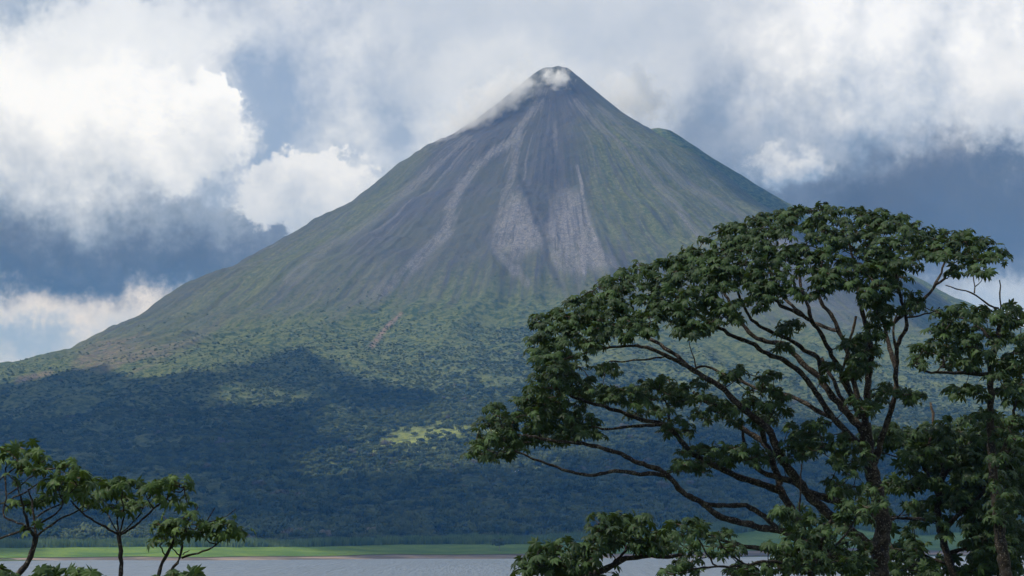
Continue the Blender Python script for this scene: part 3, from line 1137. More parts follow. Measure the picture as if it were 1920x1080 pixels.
def build_trees(trees, parts_max=290):
    for t in trees:
        t.grow()
    score = visible_rank(trees)
    for ti, t in enumerate(trees):
        base = t.limbs[0][0][0].copy()
        e = obj(t.name, None, loc=tuple(base))
        tag(e, t.label, 'tree', t.group)
        for li, (pts, rad, mat, part) in enumerate(t.limbs):
            Vs, Fs = tube_np(pts - base, rad, 9)
            Vs, Fs = [Vs], [Fs]
            off = len(Vs[0])
            for path, r in t.twigs[li]:
                v, f = tube_np(path - base, r, 5)
                Vs.append(v)
                Fs.append(f + off)
                off += len(v)
            obj(part, mesh_np(part, np.concatenate(Vs), np.concatenate(Fs), mat, True), e)
        rank = sorted(range(len(t.leaves)), key=lambda i: -score[(ti, i)])
        single = set(i for i in rank[:parts_max] if score[(ti, i)] > 0)
        Vs, Fs, Tn, off = [], [], [], 0
        for i, lf in enumerate(t.leaves):
            if i in single:
                continue
            A, pos = oriented(lf)
            V, Fc = LEAVES[lf[4]]
            Vs.append(V @ A.T + (pos - base))
            Fs.append(Fc + off)
            Tn.append(np.full(len(V), lf[5] / 8 if lf[5] < 9 else 2.0))
            off += len(V)
        for a, b in t.petioles:
            m = (a + b) / 2 + np.array((0, 0, 0.05))
            w = np.array((0.008, 0.0, 0.008))
            w2 = np.array((-0.004, 0.007, 0.004))
            V = np.array([a - w, a + w, a + w2, b - w * 0.7, b + w * 0.7, b + w2 * 0.7]) - base
            Vs.append(V)
            Fs.append(np.array([(0, 1, 4), (0, 4, 3), (1, 2, 5), (1, 5, 4), (2, 0, 3), (2, 3, 5)]) + off)
            Tn.append(np.full(6, 3.0))
            off += 6
        me = mesh_np('crown', np.concatenate(Vs), np.concatenate(Fs), t.leafmat)
        fattr(me, 'tint', np.concatenate(Tn))
        crown = obj('crown', me, e)
        crown['kind'] = 'stuff'
        for i in single:
            lf = t.leaves[i]
            A, pos = oriented(lf)
            o = obj('leaf', leaf_data(lf[4], lf[5], t.leafmat), crown)
            M = Matrix([list(A[r]) + [float(pos[r] - base[r])] for r in range(3)] + [[0, 0, 0, 1]])
            o.matrix_basis = M
        print(t.name, 'tufts', len(t.tips), 'leaves', len(t.leaves), 'single', len(single))


# ---- the broad umbrella tree on the right
T = Tree('umbrella_tree', 'great spreading tree with umbrella crown and lichen-spotted limbs reaching across the volcano', 90, M_BARK, M_LEAF, 0.285, (5, 8), seed=21)
T.limb([(1648, 1085), (1652, 1030), (1656, 980), (1645, 930), (1636, 890), (1628, 850), (1624, 815), (1620, 795)], 17, 12, 0.0, root=True, down=True, part='trunk')
# big low limbs to the left
T.limb([(1655, 1040), (1620, 1015), (1583, 988), (1567, 973), (1547, 958), (1530, 943), (1513, 925), (1495, 900), (1482, 885), (1467, 863), (1455, 838), (1447, 817), (1440, 800), (1428, 792), (1413, 782), (1387, 760), (1367, 740), (1347, 720), (1325, 710), (1283, 683), (1250, 667), (1225, 655), (1195, 648)], 13, 3.5, -3.5)
T.limb([(1646, 975), (1620, 962), (1597, 955), (1580, 943), (1547, 933), (1513, 925), (1500, 907), (1467, 898), (1442, 892), (1417, 877), (1400, 863), (1397, 848), (1396, 825), (1393, 807)], 12, 3, -1.0)
T.limb([(1600, 1060), (1570, 1045), (1530, 1025), (1500, 1000), (1493, 976), (1485, 958), (1477, 943), (1463, 922), (1460, 897), (1452, 877), (1445, 858), (1445, 847), (1433, 828), (1420, 822), (1403, 810), (1390, 802), (1373, 790), (1358, 778), (1330, 758), (1300, 735)], 12, 4, 2.5)
T.limb([(1433, 828), (1427, 810), (1427, 795)], 7, 6, 0.5)
T.limb([(1463, 922), (1452, 917), (1430, 907), (1400, 900), (1375, 890), (1355, 880), (1333, 868), (1300, 853), (1283, 833), (1267, 815), (1252, 797), (1233, 792), (1200, 787), (1175, 775), (1150, 768), (1117, 758), (1080, 747), (1040, 725)], 8, 2.5, -3.0)
T.limb([(1252, 797), (1217, 797), (1175, 800), (1142, 807), (1110, 800)], 4.5, 2, -3.5)
T.limb([(1253, 795), (1254, 775), (1255, 755), (1240, 745)], 3.5, 1.6)
T.limb([(1600, 1062), (1560, 1040), (1520, 1020), (1488, 1007), (1472, 998), (1455, 990), (1430, 992), (1405, 983), (1380, 977), (1355, 972), (1337, 962), (1327, 950), (1317, 942), (1297, 933), (1280, 923), (1267, 910), (1250, 890), (1240, 880), (1217, 875), (1192, 865), (1167, 853), (1150, 847), (1125, 838), (1108, 833), (1080, 830), (1033, 827), (985, 815)], 9.5, 3, -4.0)
T.limb([(1455, 988), (1438, 972), (1418, 958), (1397, 945), (1363, 948), (1330, 947), (1318, 943)], 6, 5, -2.0)
T.limb([(1247, 890), (1217, 888), (1200, 890), (1158, 882), (1125, 888), (1108, 892), (1083, 888), (1067, 882), (1047, 878), (1027, 868), (1000, 860), (965, 845)], 5, 2, -4.5)
T.limb([(1250, 667), (1225, 673), (1200, 674), (1170, 678), (1145, 677)], 2.2, 1.5)
T.limb([(1300, 695), (1265, 665), (1230, 640), (1180, 615), (1120, 600)], 5, 2.5, 1.0)
T.limb([(1195, 648), (1130, 652), (1085, 665), (1055, 675)], 3, 1.8)
# upper limbs
T.limb([(1625, 850), (1600, 822), (1583, 805), (1573, 795), (1560, 782), (1547, 762), (1532, 740), (1513, 710), (1492, 690), (1467, 673), (1447, 667), (1423, 653), (1403, 640), (1387, 637), (1363, 623), (1320, 598), (1270, 565)], 8, 3, -2.5)
T.limb([(1560, 782), (1545, 778), (1530, 768), (1507, 753), (1483, 743), (1467, 737), (1413, 727), (1390, 712), (1373, 712), (1355, 703), (1328, 685), (1305, 690)], 5.5, 2.5, 3.0)
T.limb([(1622, 812), (1605, 793), (1592, 778), (1575, 760), (1557, 737), (1545, 720), (1540, 705), (1525, 698), (1510, 687), (1497, 673), (1483, 657), (1477, 643), (1447, 643), (1430, 640), (1413, 632), (1393, 607), (1370, 570), (1345, 530)], 9, 3, 1.5)
T.limb([(1540, 703), (1540, 680), (1537, 668), (1515, 662), (1497, 648), (1482, 638), (1455, 625), (1430, 617), (1400, 590), (1380, 540)], 6, 2.5, -2.0)
T.limb([(1592, 778), (1573, 737), (1560, 710), (1550, 690), (1540, 672)], 5, 4)
T.limb([(1612, 785), (1600, 750), (1585, 710), (1567, 680), (1560, 667), (1547, 643), (1532, 613), (1523, 603), (1497, 587), (1463, 575), (1440, 545), (1425, 500)], 6.5, 3, -3.0)
T.limb([(1525, 606), (1517, 587), (1513, 568), (1500, 530), (1495, 470)], 4.5, 2.5, 0.5)
T.limb([(1507, 592), (1488, 575), (1467, 558), (1450, 520), (1430, 470)], 4, 2.2, 2.0)
T.limb([(1615, 785), (1607, 738), (1597, 707), (1590, 665), (1573, 620), (1560, 590), (1540, 570), (1530, 540), (1545, 480), (1550, 440)], 7, 2.5, 1.0)
T.limb([(1573, 620), (1557, 618), (1533, 608), (1524, 605)], 4.5, 4)
T.limb([(1620, 800), (1628, 740), (1625, 723), (1630, 693), (1633, 660), (1630, 635), (1618, 590), (1608, 540), (1600, 490), (1592, 450)], 9, 2.5, 0.5)
T.limb([(1640, 870), (1650, 830), (1668, 780), (1678, 740), (1680, 702), (1682, 677), (1680, 653), (1683, 643), (1693, 627), (1702, 613), (1700, 593), (1693, 573), (1685, 540), (1678, 500), (1668, 455)], 7.5, 2.5, -2.5)
T.limb([(1680, 690), (1670, 660), (1665, 640), (1660, 617), (1653, 590), (1645, 555), (1632, 515), (1622, 470)], 5.5, 2.5, 2.0)
T.limb([(1662, 616), (1680, 600), (1700, 585), (1717, 572), (1733, 560), (1745, 545), (1760, 530), (1775, 515), (1787, 503), (1810, 495), (1845, 485)], 4.5, 2, 0.0)
T.limb([(1750, 541), (1760, 520), (1767, 508), (1777, 480)], 3.4, 2, 1.5)
T.limb([(1680, 653), (1673, 627), (1674, 610), (1682, 590)], 3.2, 2.0)
T.limb([(1700, 595), (1720, 593), (1745, 590), (1755, 584), (1762, 576)], 2.2, 1.2)
T.limb([(1600, 750), (1595, 740), (1583, 720), (1571, 706), (1582, 690), (1588, 667), (1593, 640), (1600, 618), (1605, 593)], 3.2, 3.0, -1.5, mat=M_DEAD)
T.limb([(1455, 1033), (1413, 1027), (1367, 1018), (1345, 1008)], 6, 3.5, -2.0)
T.band([(1000, 583, 690), (1050, 566, 700), (1100, 538, 670), (1150, 503, 640), (1200, 487, 630), (1250, 478, 625), (1300, 452, 625), (1350, 424, 620), (1400, 402, 590), (1450, 390, 575), (1500, 377, 560),
        (1550, 378, 545), (1600, 386, 545), (1650, 388, 550), (1700, 402, 520), (1740, 425, 490), (1800, 428, 487), (1850, 448, 490), (1890, 474, 490)], 520, 5.0, 10.0)
for c in [(1000, 790, 105, 46, 44), (925, 838, 48, 26, 16), (1050, 735, 60, 38, 20), (1090, 800, 40, 26, 10), (1170, 742, 38, 16, 7), (1240, 742, 50, 30, 13), (1330, 768, 45, 22, 8),
          (1270, 800, 26, 14, 3), (1425, 750, 45, 26, 9), (1330, 858, 62, 22, 13), (1400, 850, 28, 20, 5), (1520, 818, 36, 36, 13), (1488, 850, 24, 26, 4), (1475, 612, 25, 10, 3),
          (1380, 702, 18, 12, 3), (1470, 652, 10, 8, 1), (1440, 705, 14, 8, 2), (1640, 600, 22, 36, 8), (1622, 660, 18, 36, 8), (1600, 690, 18, 22, 4), (1662, 742, 26, 18, 5), (1705, 742, 26, 12, 4),
          (1718, 565, 20, 18, 3), (1590, 850, 36, 34, 10), (1580, 905, 26, 34, 7), (1140, 690, 14, 10, 2), (1050, 690, 40, 20, 8), (1660, 560, 40, 30, 8), (1790, 510, 12, 8, 1), (1610, 760, 22, 14, 3)]:
    T.cluster(*c[:4], int(c[4] * 1.35 + 1), d0=-4.0, d1=1.0, mind=10)
for c in [(1285, 730, 40, 24, 7), (1400, 775, 60, 22, 9), (1120, 725, 30, 30, 8), (1290, 880, 50, 20, 8), (1440, 860, 40, 18, 5), (1545, 700, 20, 20, 3), (1460, 790, 40, 20, 6), (1600, 640, 22, 24, 5), (1210, 770, 40, 14, 5)]:
    T.cluster(*c, d0=-3.0, d1=3.0, mind=10)

# ---- tree at the right edge
T2 = Tree('edge_tree', 'leafy tree at the picture edge with thin bare twigs above its crown', 84, M_BARK_M, M_LEAF, 0.30, (5, 8), seed=22)
T2.limb([(1888, 1085), (1880, 1040), (1873, 983), (1866, 930), (1862, 880), (1857, 805), (1857, 730), (1856, 690), (1868, 650), (1877, 590)], 12, 4, 0, root=True, down=True, part='trunk')
T2.limb([(1857, 700), (1830, 702), (1800, 698), (1765, 699), (1735, 698), (1722, 692), (1710, 683)], 5, 2, -1.5)
T2.limb([(1757, 697), (1768, 685), (1775, 672)], 2, 1.2)
T2.limb([(1862, 640), (1853, 632), (1845, 620), (1835, 612), (1815, 600), (1795, 595)], 4, 2, 1.0)
T2.limb([(1770, 690), (1768, 665), (1760, 640)], 3, 2, -1)
T2.limb([(1862, 885), (1880, 850), (1895, 800), (1905, 750)], 6, 3, -1.0)
T2.limb([(1895, 665), (1910, 655), (1925, 648)], 2.5, 1.6)
T2.limb([(1872, 578), (1862, 577), (1846, 565), (1827, 549), (1802, 543), (1785, 541), (1773, 535)], 2.4, 1.2, -1.0)
T2.limb([(1827, 549), (1826, 530), (1825, 514)], 1.8, 1.0)
T2.limb([(1875, 585), (1876, 560), (1874, 525)], 2.0, 1.4)
for c in [(1790, 585, 38, 9, 5), (1840, 592, 42, 12, 7), (1900, 592, 34, 20, 9), (1785, 612, 22, 12, 4), (1760, 636, 24, 26, 8), (1730, 656, 16, 12, 3), (1850, 642, 44, 30, 14), (1902, 642, 26, 26, 6),
          (1880, 692, 36, 26, 9), (1800, 676, 44, 20, 10), (1718, 680, 12, 10, 2), (1810, 735, 32, 10, 5), (1900, 740, 26, 30, 9), (1895, 800, 30, 30, 9), (1845, 790, 30, 20, 6), (1825, 508, 10, 8, 2), (1845, 520, 10, 6, 1), (1882, 960, 24, 70, 10), (1870, 880, 20, 40, 5)]:
    T2.cluster(*c, d0=-2.5, d1=2.5)

# ---- dense understorey tree, lower right
T4 = Tree('understorey_tree', 'dense dark leafy tree filling the gap between the two lichen-spotted trunks', 97, M_BARK_D, M_LEAF, 0.35, (6, 9), seed=24)
T4.limb([(1790, 1085), (1775, 1040), (1765, 1000), (1755, 960), (1765, 920), (1770, 870), (1760, 830)], 8, 4, 0, root=True, down=True, part='trunk')
T4.limb([(1765, 1000), (1800, 960), (1840, 930), (1870, 880), (1895, 840)], 6, 2.5, -2)
T4.limb([(1760, 930), (1735, 880), (1720, 850), (1700, 820), (1680, 800)], 5, 2, 1)
T4.limb([(1720, 850), (1735, 845), (1748, 822), (1752, 790), (1745, 755)], 3.5, 3, 1, mat=M_DEAD)
T4.limb([(1757, 975), (1720, 972), (1690, 973), (1660, 970)], 5, 2.5, -1)
T4.limb([(1775, 1040), (1830, 1020), (1870, 1010), (1920, 990)], 5, 2.5, 1)
T4.limb([(1765, 900), (1800, 850), (1830, 820), (1860, 800)], 5, 2.5, 1)
T4.limb([(1780, 1060), (1730, 1040), (1690, 1030)], 4, 2, 1)
for c in [(1700, 812, 76, 20, 18), (1790, 802, 56, 20, 14), (1880, 805, 46, 26, 14), (1640, 832, 36, 26, 9), (1750, 850, 76, 26, 15), (1850, 862, 66, 36, 24), (1902, 920, 36, 46, 18), (1790, 920, 56, 36, 16),
          (1700, 905, 36, 18, 5), (1690, 968, 66, 24, 10), (1800, 990, 46, 22, 9), (1855, 1000, 56, 46, 20), (1905, 1040, 36, 40, 12), (1790, 1062, 60, 18, 10), (1705, 1060, 46, 18, 7), (1840, 930, 60, 40, 20), (1860, 1060, 60, 22, 12), (1740, 890, 50, 30, 8), (1870, 900, 60, 90, 40), (1820, 840, 80, 40, 20), (1690, 1020, 50, 24, 7), (1880, 990, 50, 90, 30), (1720, 830, 70, 20, 12)]:
    T4.cluster(*c, d0=-3, d1=4, mind=8)
for c in [(1690, 930, 60, 40, 10), (1650, 1050, 60, 30, 12), (1740, 1065, 70, 18, 12), (1580, 1060, 50, 20, 9), (1860, 900, 70, 70, 34), (1740, 850, 80, 30, 14), (1870, 1020, 60, 50, 22), (1800, 880, 70, 50, 18)]:
    T4.cluster(*c, d0=4, d1=9, mind=8)

# ---- low tree in front of the great tree's foot
T5 = Tree('low_tree', 'low leafy tree crowding the foot of the great tree just above the lake', 80, M_BARK_D, M_LEAF, 0.29, (5, 8), seed=25)
T5.limb([(1520, 1085), (1525, 1060), (1535, 1030), (1545, 1000), (1560, 975)], 6, 3, 0, root=True, down=True, part='trunk')
T5.limb([(1522, 1078), (1480, 1060), (1440, 1050), (1400, 1060), (1350, 1062), (1300, 1066)], 4, 2, -1.5)
T5.limb([(1400, 1060), (1370, 1040), (1346, 1015), (1347, 995)], 2.6, 1.4, -1)
T5.limb([(1345, 1062), (1325, 1045), (1318, 1020), (1300, 995)], 2.4, 1.4, -1)
T5.limb([(1530, 1045), (1560, 1030), (1590, 1000), (1605, 970)], 3.5, 2, -1)
T5.limb([(1534, 1030), (1515, 1000), (1498, 970), (1500, 940), (1502, 900), (1503, 870)], 2.6, 1.6, -1)
for c in [(1335, 998, 34, 9, 5), (1290, 986, 24, 9, 4), (1340, 1030, 50, 12, 7), (1270, 1062, 40, 16, 8), (1400, 1072, 46, 10, 7), (1482, 1030, 44, 16, 9), (1540, 1050, 54, 24, 14), (1500, 1008, 26, 12, 4), (1570, 1000, 44, 18, 8),
          (1602, 962, 34, 22, 8), (1468, 965, 20, 12, 4), (1512, 975, 26, 16, 5), (1455, 1066, 54, 14, 10), (1600, 1045, 36, 34, 10), (1640, 930, 20, 30, 3), (1270, 1010, 20, 12, 3)]:
    T5.cluster(*c, d0=-2, d1=2)

# ---- low bough tree, bottom centre
T3 = Tree('bough_tree', 'dark leaning tree with a crooked bough low over the water', 64, M_BARK_D, M_LEAF, 0.30, (4, 6), seed=23)
T3.limb([(1085, 1090), (1110, 1077), (1135, 1067), (1160, 1054), (1177, 1047), (1202, 1042), (1230, 1043), (1252, 1045), (1280, 1040)], 7, 3, -0.5, root=True, down=True, part='trunk')
T3.limb([(1148, 1060), (1160, 1046), (1172, 1033), (1180, 1027), (1168, 1018), (1155, 1005), (1150, 985)], 4, 2, 0.5)
T3.limb([(1200, 1041), (1185, 1030), (1172, 1022)], 2.5, 1.6, 0.2)
T3.limb([(1100, 1082), (1075, 1070), (1050, 1058), (1030, 1050)], 4, 2, -0.5)
T3.limb([(1225, 1042), (1230, 1025), (1235, 1008)], 2.2, 1.4, 0.5)
for c in [(1060, 1042, 62, 20, 17), (1015, 1066, 36, 16, 10), (1140, 988, 24, 14, 6), (1182, 980, 26, 20, 7), (1125, 1020, 30, 12, 6), (1200, 1015, 30, 10, 6), (1250, 1022, 34, 12, 6), (1090, 1074, 50, 10, 8), (1235, 1000, 16, 8, 2)]:
    T3.cluster(*c, d0=-1.2, d1=1.2, mind=13)

# ---- saplings on the left
A = Tree('sapling_tree', 'candelabra-armed young tree at the picture edge, its trunk curving up from the lower corner', 50, M_BARK_D, M_LEAF_L, 0.24, (4, 6), seed=31)
A.limb([(28, 1085), (40, 1070), (52, 1059), (60, 1040), (65, 1020), (67, 1005)], 5.5, 5, 0, root=True, down=True, part='trunk')
A.limb([(66, 1006), (56, 998), (51, 985), (48, 965), (39, 930)], 4, 2.2, -0.6)
A.limb([(52, 992), (40, 994), (26, 1000), (0, 1010), (-20, 1015)], 2.6, 2.2, 0.6)
A.limb([(50, 988), (36, 980), (23, 976), (2, 970), (6, 955), (12, 945), (11, 910), (10, 878)], 2.4, 1.8, 0.4)
A.limb([(67, 1004), (66, 979), (63, 955), (55, 925), (53, 917)], 3, 1.8, 0.3)
A.limb([(66, 985), (82, 978), (98, 971), (112, 958), (118, 945)], 2.6, 1.8, -0.5)
A.limb([(70, 1004), (90, 990), (114, 971), (130, 964), (147, 957)], 2.6, 1.6, 0.7)
A.limb([(68, 970), (88, 955), (105, 949), (122, 942)], 2.2, 1.6, 0.4)
A.limb([(0, 945), (34, 930), (67, 911), (86, 891)], 2.0, 1.5, 0.9, d0=0.9)
A.limb([(15, 927), (35, 914), (47, 906), (54, 896)], 1.8, 1.3, 0.2)
A.limb([(-5, 903), (20, 884), (34, 872), (47, 862)], 2.0, 1.4, -0.6, d0=-0.6)
for x, y in [(18, 850), (45, 845), (65, 858), (85, 862), (40, 880), (58, 886), (88, 882), (30, 905), (12, 868), (130, 888), (118, 905), (100, 905), (150, 898), (165, 912), (110, 922), (140, 928), (72, 945), (98, 938), (34, 950), (66, 992), (158, 938), (128, 875), (145, 912)]:
    A.tuft(x, y - 2, A.rg.uniform(-0.9, 0.9))
B = Tree('sapling_tree', 'slim young tree with straight dark trunk and curved arms, middle of the three saplings', 52, M_BARK_D, M_LEAF_L, 0.24, (4, 6), seed=32)
B.limb([(225, 1085), (227, 1060), (226, 1030), (223, 1002)], 4.2, 4, 0, root=True, down=True, part='trunk')
B.limb([(222, 1002), (205, 994), (190, 985), (172, 974), (155, 962), (140, 950), (133, 938)], 2.8, 1.8, -0.5)
B.limb([(222, 1000), (212, 988), (205, 975), (202, 962)], 1.8, 1.3, 0.6)
B.limb([(222, 1000), (221, 980), (220, 955), (218, 930)], 2.2, 1.4, 0.2)
B.limb([(224, 1000), (231, 985), (233, 965), (231, 945)], 2.2, 1.4, -0.5)
B.limb([(225, 1000), (240, 990), (250, 980), (258, 970)], 1.8, 1.3, 0.7)
B.limb([(226, 1002), (242, 994), (255, 985), (270, 972), (285, 957), (305, 940)], 2.8, 1.8, 0)
for x, y in [(200, 908), (225, 906), (246, 912), (210, 930), (236, 935), (190, 925), (180, 945), (214, 955), (254, 945), (268, 955), (286, 922), (302, 914), (320, 908), (336, 910), (346, 918), (270, 920), (304, 936), (166, 950), (350, 948), (332, 942), (170, 930), (230, 958)]:
    B.tuft(x, y - 2, B.rg.uniform(-0.8, 0.8))
Cc = Tree('sapling_tree', 'smallest young tree with two leaning stems and bare forked twigs, standing before the bright shore', 54, M_BARK_D, M_LEAF_L, 0.235, (4, 6), seed=33)
Cc.limb([(296, 1085), (300, 1066), (308, 1047), (320, 1027), (326, 1012), (331, 1000)], 3.6, 2.6, 0, root=True, down=True, part='trunk')
Cc.limb([(308, 1090), (318, 1072), (330, 1058), (340, 1045), (342, 1023), (343, 1005)], 3.2, 2, 0.6, root=True, d0=0.5, down=True, part='trunk')
Cc.limb([(310, 1041), (304, 1033), (299, 1024)], 1.7, 1.2, -0.3)
Cc.limb([(338, 1042), (330, 1035), (322, 1028)], 1.7, 1.2, 0.3)
Cc.limb([(343, 1040), (349, 1035), (355, 1032)], 1.5, 0.8)
Cc.limb([(341, 1046), (367, 1037), (393, 1031), (405, 1024), (414, 1013)], 2.6, 1.6, 0.2)
Cc.limb([(331, 1000), (345, 985), (362, 970), (371, 950)], 1.8, 1.3, 0.3)
Cc.limb([(345, 1000), (370, 992), (391, 979), (397, 966), (403, 952)], 1.8, 1.2, 0.3)
Cc.limb([(391, 979), (405, 976), (420, 970), (434, 962), (442, 954)], 1.5, 0.9, 0.3)
for x, y in [(320, 982), (302, 987), (345, 972), (356, 976), (334, 990), (310, 995), (350, 1000), (370, 987), (385, 990), (295, 1012), (312, 1013), (328, 1014), (405, 986), (426, 985), (438, 1000), (452, 996), (408, 1005), (420, 1008), (376, 1000)]:
    Cc.tuft(x, y - 2, Cc.rg.uniform(-0.7, 0.7))


def shrub(label, D, tufts, seed):
    s = Tree('shrub_tree', label, D, M_BARK_D, M_LEAF_L, 0.30, (5, 7), seed=seed)
    x = sum(t[0] for t in tufts) / len(tufts)
    s.limb([(x, 1130), (x + 1, 1110), (x - 1, 1095)], 3, 2, 0, root=True, down=True, part='trunk')
    for q in tufts:
        s.tuft(q[0], q[1], s.rg.uniform(-0.4, 0.4))
    return s


shrub('leafy shrub top poking into the lower corner beside the curved sapling trunk', 45, [(6, 1080), (-8, 1074), (18, 1086), (-15, 1086)], 41)
shrub('rounded shrub top between the curved and the straight sapling trunks', 45, [(80, 1085), (98, 1081), (112, 1086), (92, 1094), (150, 1088), (168, 1089)], 42)
shrub('shrub top at the foot of the two-stemmed sapling', 47, [(308, 1090), (324, 1087), (345, 1090), (360, 1091)], 43)

build_trees(Tree.registry)


# ------------------------------------------------------------------ birds, tiny in the distance
m_white, n = material('white_feathers')
finish(n, rgb(0.8, 0.8, 0.78), 0.7, 0.2)
m_black, n = material('black_feathers')
finish(n, rgb(0.02, 0.02, 0.022), 0.6, 0.3)


def bird(name, label, loc, mat, span, flying, rz):
    e = obj(name, None, loc=tuple(loc))
    e.rotation_euler = (0, 0, rz)
    tag(e, label, 'bird')
    bv, bf = tube_np([(-0.30, 0, 0), (-0.2, 0, 0.02), (0, 0, 0.0), (0.2, 0, 0.03), (0.32, 0, 0.12), (0.42, 0, 0.16), (0.52, 0, 0.15)],
                     np.array([0.02, 0.08, 0.12, 0.09, 0.04, 0.045, 0.006]), 8)
    body = obj('body', mesh_np('body', bv, bf, mat, True), e)
    if flying:
        for s in (-1, 1):
            V = [(0.12, 0.05 * s, 0.05), (-0.12, 0.05 * s, 0.05), (-0.08, span * 0.28 * s, 0.22), (0.16, span * 0.28 * s, 0.24), (-0.05, span * 0.5 * s, 0.14), (0.08, span * 0.5 * s, 0.15),
                 (0, span * 0.2 * s, 0.12)]
            obj('wing', mesh_np('wing', V, [(0, 1, 6), (1, 2, 6), (2, 3, 6), (3, 0, 6), (2, 4, 5), (2, 5, 3)], mat), e)
    else:
        for s in (-1, 1):
            V = [(0.15, 0.09 * s, 0.04), (-0.35, 0.05 * s, 0.02), (-0.1, 0.13 * s, -0.02), (0.0, 0.08 * s, 0.1)]
            obj('wing', mesh_np('wing', V, [(0, 2, 3), (2, 1, 3), (0, 1, 2)], mat), e)
    return e


bird('white_bird', 'white speck of a bird flying over the shadowed forest, lower of the pair', at(966, 884, 1700), m_white, 1.6, True, 0.4)
bird('white_bird', 'white speck of a bird flying over the shadowed forest, higher of the pair', at(972, 882, 1705), m_white, 1.6, True, 0.9)
wb = at(901, 1069, 1220)
bird('water_bird', 'small dark bird sitting on the open lake', (wb[0], 1245, 0.06), m_black, 1.2, False, 2.4)


# ------------------------------------------------------------------ clouds that shade the foot of the volcano, high above the lake
def surface_hit(px, py):
    d = ray(px, py)
    ts = np.arange(1500, 6200, 8.0) / d[1]
    X, Y, Zr = d[0] * ts, d[1] * ts, 20 + d[2] * ts
    below = relief(X, Y) > Zr
    k = int(np.argmax(below)) if below.any() else len(ts) - 1
    return np.array((X[k], Y[k], Zr[k]))


CLOUD_Z = 1650.0


def to_cloud(p):
    t = (CLOUD_Z - p[2]) / SUN.z
    return np.array((p[0] + SUN.x * t, p[1] + SUN.y * t))


m_cloud, n = material('cloud_vapour')
pv = n.node('ShaderNodeVolumePrincipled')
pv.inputs['Color'].default_value = (0.96, 0.97, 0.98, 1)
pv.inputs['Density'].default_value = 0.022
pv.inputs['Anisotropy'].default_value = 0.3
mo = n.node('ShaderNodeOutputMaterial')
n.t.links.new(pv.outputs[0], mo.inputs['Volume'])


def shading_cloud(name, label, outline, holes=(), step=16.0, thick=240.0):
    poly = np.array([to_cloud(surface_hit(*q)) for q in outline])
    lo, hi = poly.min(0) - 60, poly.max(0) + 60
    xs, ys = np.arange(lo[0], hi[0], step), np.arange(lo[1], hi[1], step)
    X, Y = np.meshgrid(xs, ys, indexing='ij')
    jx = X + (fbm(X * 0.012, Y * 0.012, 77, 4) - 0.5) * 70
    jy = Y + (fbm(X * 0.012, Y * 0.012, 78, 4) - 0.5) * 70
    _, sd = px_mask_poly(jx, jy, poly, 10)
    for h in holes:
        hp = np.array([to_cloud(surface_hit(*q)) for q in h])
        _, hd = px_mask_poly(jx, jy, hp, 10)
        sd = np.minimum(sd, -hd)
    t = thick * (1 - np.exp(-np.clip(sd, 0, None) / 80.0)) * (0.65 + 0.7 * fbm(X * 0.01, Y * 0.01, 79, 4))
    ok = t > 0.5
    t = np.where(ok, t, 0.0)
    nu, nv = t.shape
    top = np.stack([X, Y, CLOUD_Z + t * 0.75], -1).reshape(-1, 3)
    bot = np.stack([X, Y, CLOUD_Z - t * 0.25], -1).reshape(-1, 3)
    okf = ok.ravel()
    cells = grid_faces(nu, nv)
    cells = cells[okf[cells].any(axis=1)]
    N = nu * nv
    botmap = np.where(okf, np.arange(N) + N, np.arange(N))
    V = np.concatenate([top, bot])
    Fc = np.concatenate([cells, botmap[cells][:, ::-1]])
    used = np.unique(Fc)
    rem = np.zeros(len(V), np.int64)
    rem[used] = np.arange(len(used))
    me = mesh_np(name, V[used], rem[Fc], m_cloud, True)
    return tag(obj(name, me), label, 'cloud', kind='stuff')


shading_cloud('overhead_cloud', 'broad cloud high above the lake, shading the forest at the foot of the volcano',
              [(-160, 730), (0, 716), (60, 712), (150, 690), (190, 683), (230, 705), (330, 705), (400, 694), (440, 672), (520, 655), (600, 675), (660, 700), (700, 716), (790, 735), (850, 757), (800, 772), (700, 776),
               (600, 765), (585, 775), (600, 812), (650, 830), (600, 848), (560, 866), (540, 900), (640, 908), (740, 900), (850, 894), (960, 888), (1060, 866), (1200, 825), (1400, 797), (1500, 792), (1600, 805), (1750, 840),
               (2050, 870), (2100, 1044), (1500, 1047), (900, 1047), (620, 1046), (470, 1024), (300, 1012), (120, 1018), (40, 1040), (-160, 1046)],
              holes=[[(385, 752), (420, 724), (500, 722), (575, 742), (570, 762), (480, 758)]])


shading_cloud('shoulder_cloud', 'smaller cloud above the far shoulder, shading the wooded ridge behind the cone',
              [(1218, 238), (1242, 232), (1300, 264), (1360, 300), (1460, 374), (1560, 440), (1660, 500), (1740, 544), (1860, 606), (1860, 690), (1700, 600), (1560, 500), (1440, 408), (1340, 330), (1280, 285)], step=12.0, thick=220.0)


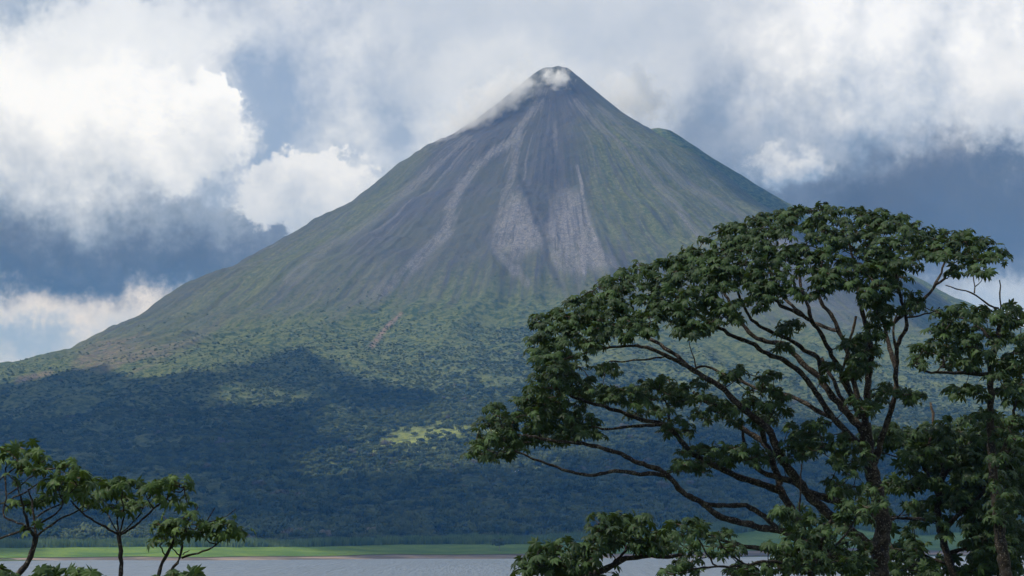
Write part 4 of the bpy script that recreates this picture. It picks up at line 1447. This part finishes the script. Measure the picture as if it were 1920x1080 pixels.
# ------------------------------------------------------------------ summit steam and wisps (real vapour round the peak)
def wisp_material(name, dens, nscale, cut, seed):
    m, n = material(name)
    tcn = n.node('ShaderNodeTexCoord').outputs['Object']
    ln = n.vm('LENGTH', tcn, out=1)
    pos = n.node('ShaderNodeNewGeometry').outputs['Position']
    nz = n.noise(n.vm('ADD', pos, (seed * 131.0, 0, 0)), nscale, 4, 0.62)
    core = n.m('SUBTRACT', 1.0, ln)
    v = n.m('ADD', n.m('MULTIPLY', core, 1.15), n.m('MULTIPLY', n.m('SUBTRACT', nz, 0.5), 2.6))
    v = n.m('MULTIPLY', n.ss(v, cut, cut + 0.75), n.ss(core, 0.0, 0.25))
    pv = n.node('ShaderNodeVolumePrincipled')
    pv.inputs['Color'].default_value = (0.985, 0.985, 0.985, 1)
    pv.inputs['Anisotropy'].default_value = 0.0
    n.put(pv.inputs['Density'], n.m('MULTIPLY', v, dens))
    mo = n.node('ShaderNodeOutputMaterial')
    n.t.links.new(pv.outputs[0], mo.inputs['Volume'])
    return m


def ico_mesh(name, mat, sub=3):
    import bmesh
    bm = bmesh.new()
    bmesh.ops.create_icosphere(bm, subdivisions=sub, radius=1.0)
    me = bpy.data.meshes.new(name)
    bm.to_mesh(me)
    bm.free()
    me.materials.append(mat)
    return me


def wisp(name, label, px, py, Y, rx, rz, ry, tilt, mat):
    c = at(px, py, Y)
    o = obj(name, ico_mesh(name, mat), loc=tuple(c))
    k = Y / F
    o.scale = (rx * k, ry, rz * k)
    o.rotation_euler = (0, math.radians(tilt), 0)
    return tag(o, label, 'cloud', kind='stuff')


wisp('summit_steam', 'bright white puff of steam in the crater notch', 1044, 152, 5095, 44, 50, 48, 20, wisp_material('steam_puff', 0.060, 0.050, 0.36, 1))
wisp('summit_cloud', 'thin cloud wisp drifting across the flank left of the summit', 910, 195, 5035, 190, 66, 105, -36, wisp_material('wisp_long', 0.018, 0.030, 0.30, 2))
wisp('summit_veil', 'ragged scrap of cloud over the dark rocks just left of the crater', 978, 165, 5060, 46, 30, 50, -30, wisp_material('wisp_veil', 0.030, 0.045, 0.25, 7))
wisp('ridge_cloud', 'soft cloud wrapping the ridge right of the summit', 1190, 180, 5200, 105, 70, 90, 34, wisp_material('wisp_ridge', 0.020, 0.026, 0.20, 4))


# ------------------------------------------------------------------ haze
m_haze, n = material('haze_air')
pv = n.node('ShaderNodeVolumePrincipled')
pv.inputs['Color'].default_value = (0.105, 0.40, 1.0, 1)
pv.inputs['Absorption Color'].default_value = (1, 1, 1, 1)
pv.inputs['Density'].default_value = 0.5 / 5200 * 0.55
pv.inputs['Anisotropy'].default_value = 0.0
mo = n.node('ShaderNodeOutputMaterial')
n.t.links.new(pv.outputs[0], mo.inputs['Volume'])
x0, x1, y0, y1, z0, z1 = -46000, 46000, -46000, 46000, -8, 1190
V = [(x0, y0, z0), (x1, y0, z0), (x1, y1, z0), (x0, y1, z0), (x0, y0, z1), (x1, y0, z1), (x1, y1, z1), (x0, y1, z1)]
Fc = [(0, 3, 2, 1), (4, 5, 6, 7), (0, 1, 5, 4), (1, 2, 6, 5), (2, 3, 7, 6), (3, 0, 4, 7)]
tag(obj('haze', mesh_np('haze', V, Fc, m_haze)), 'pale blue haze filling the valley air', 'haze', kind='stuff')
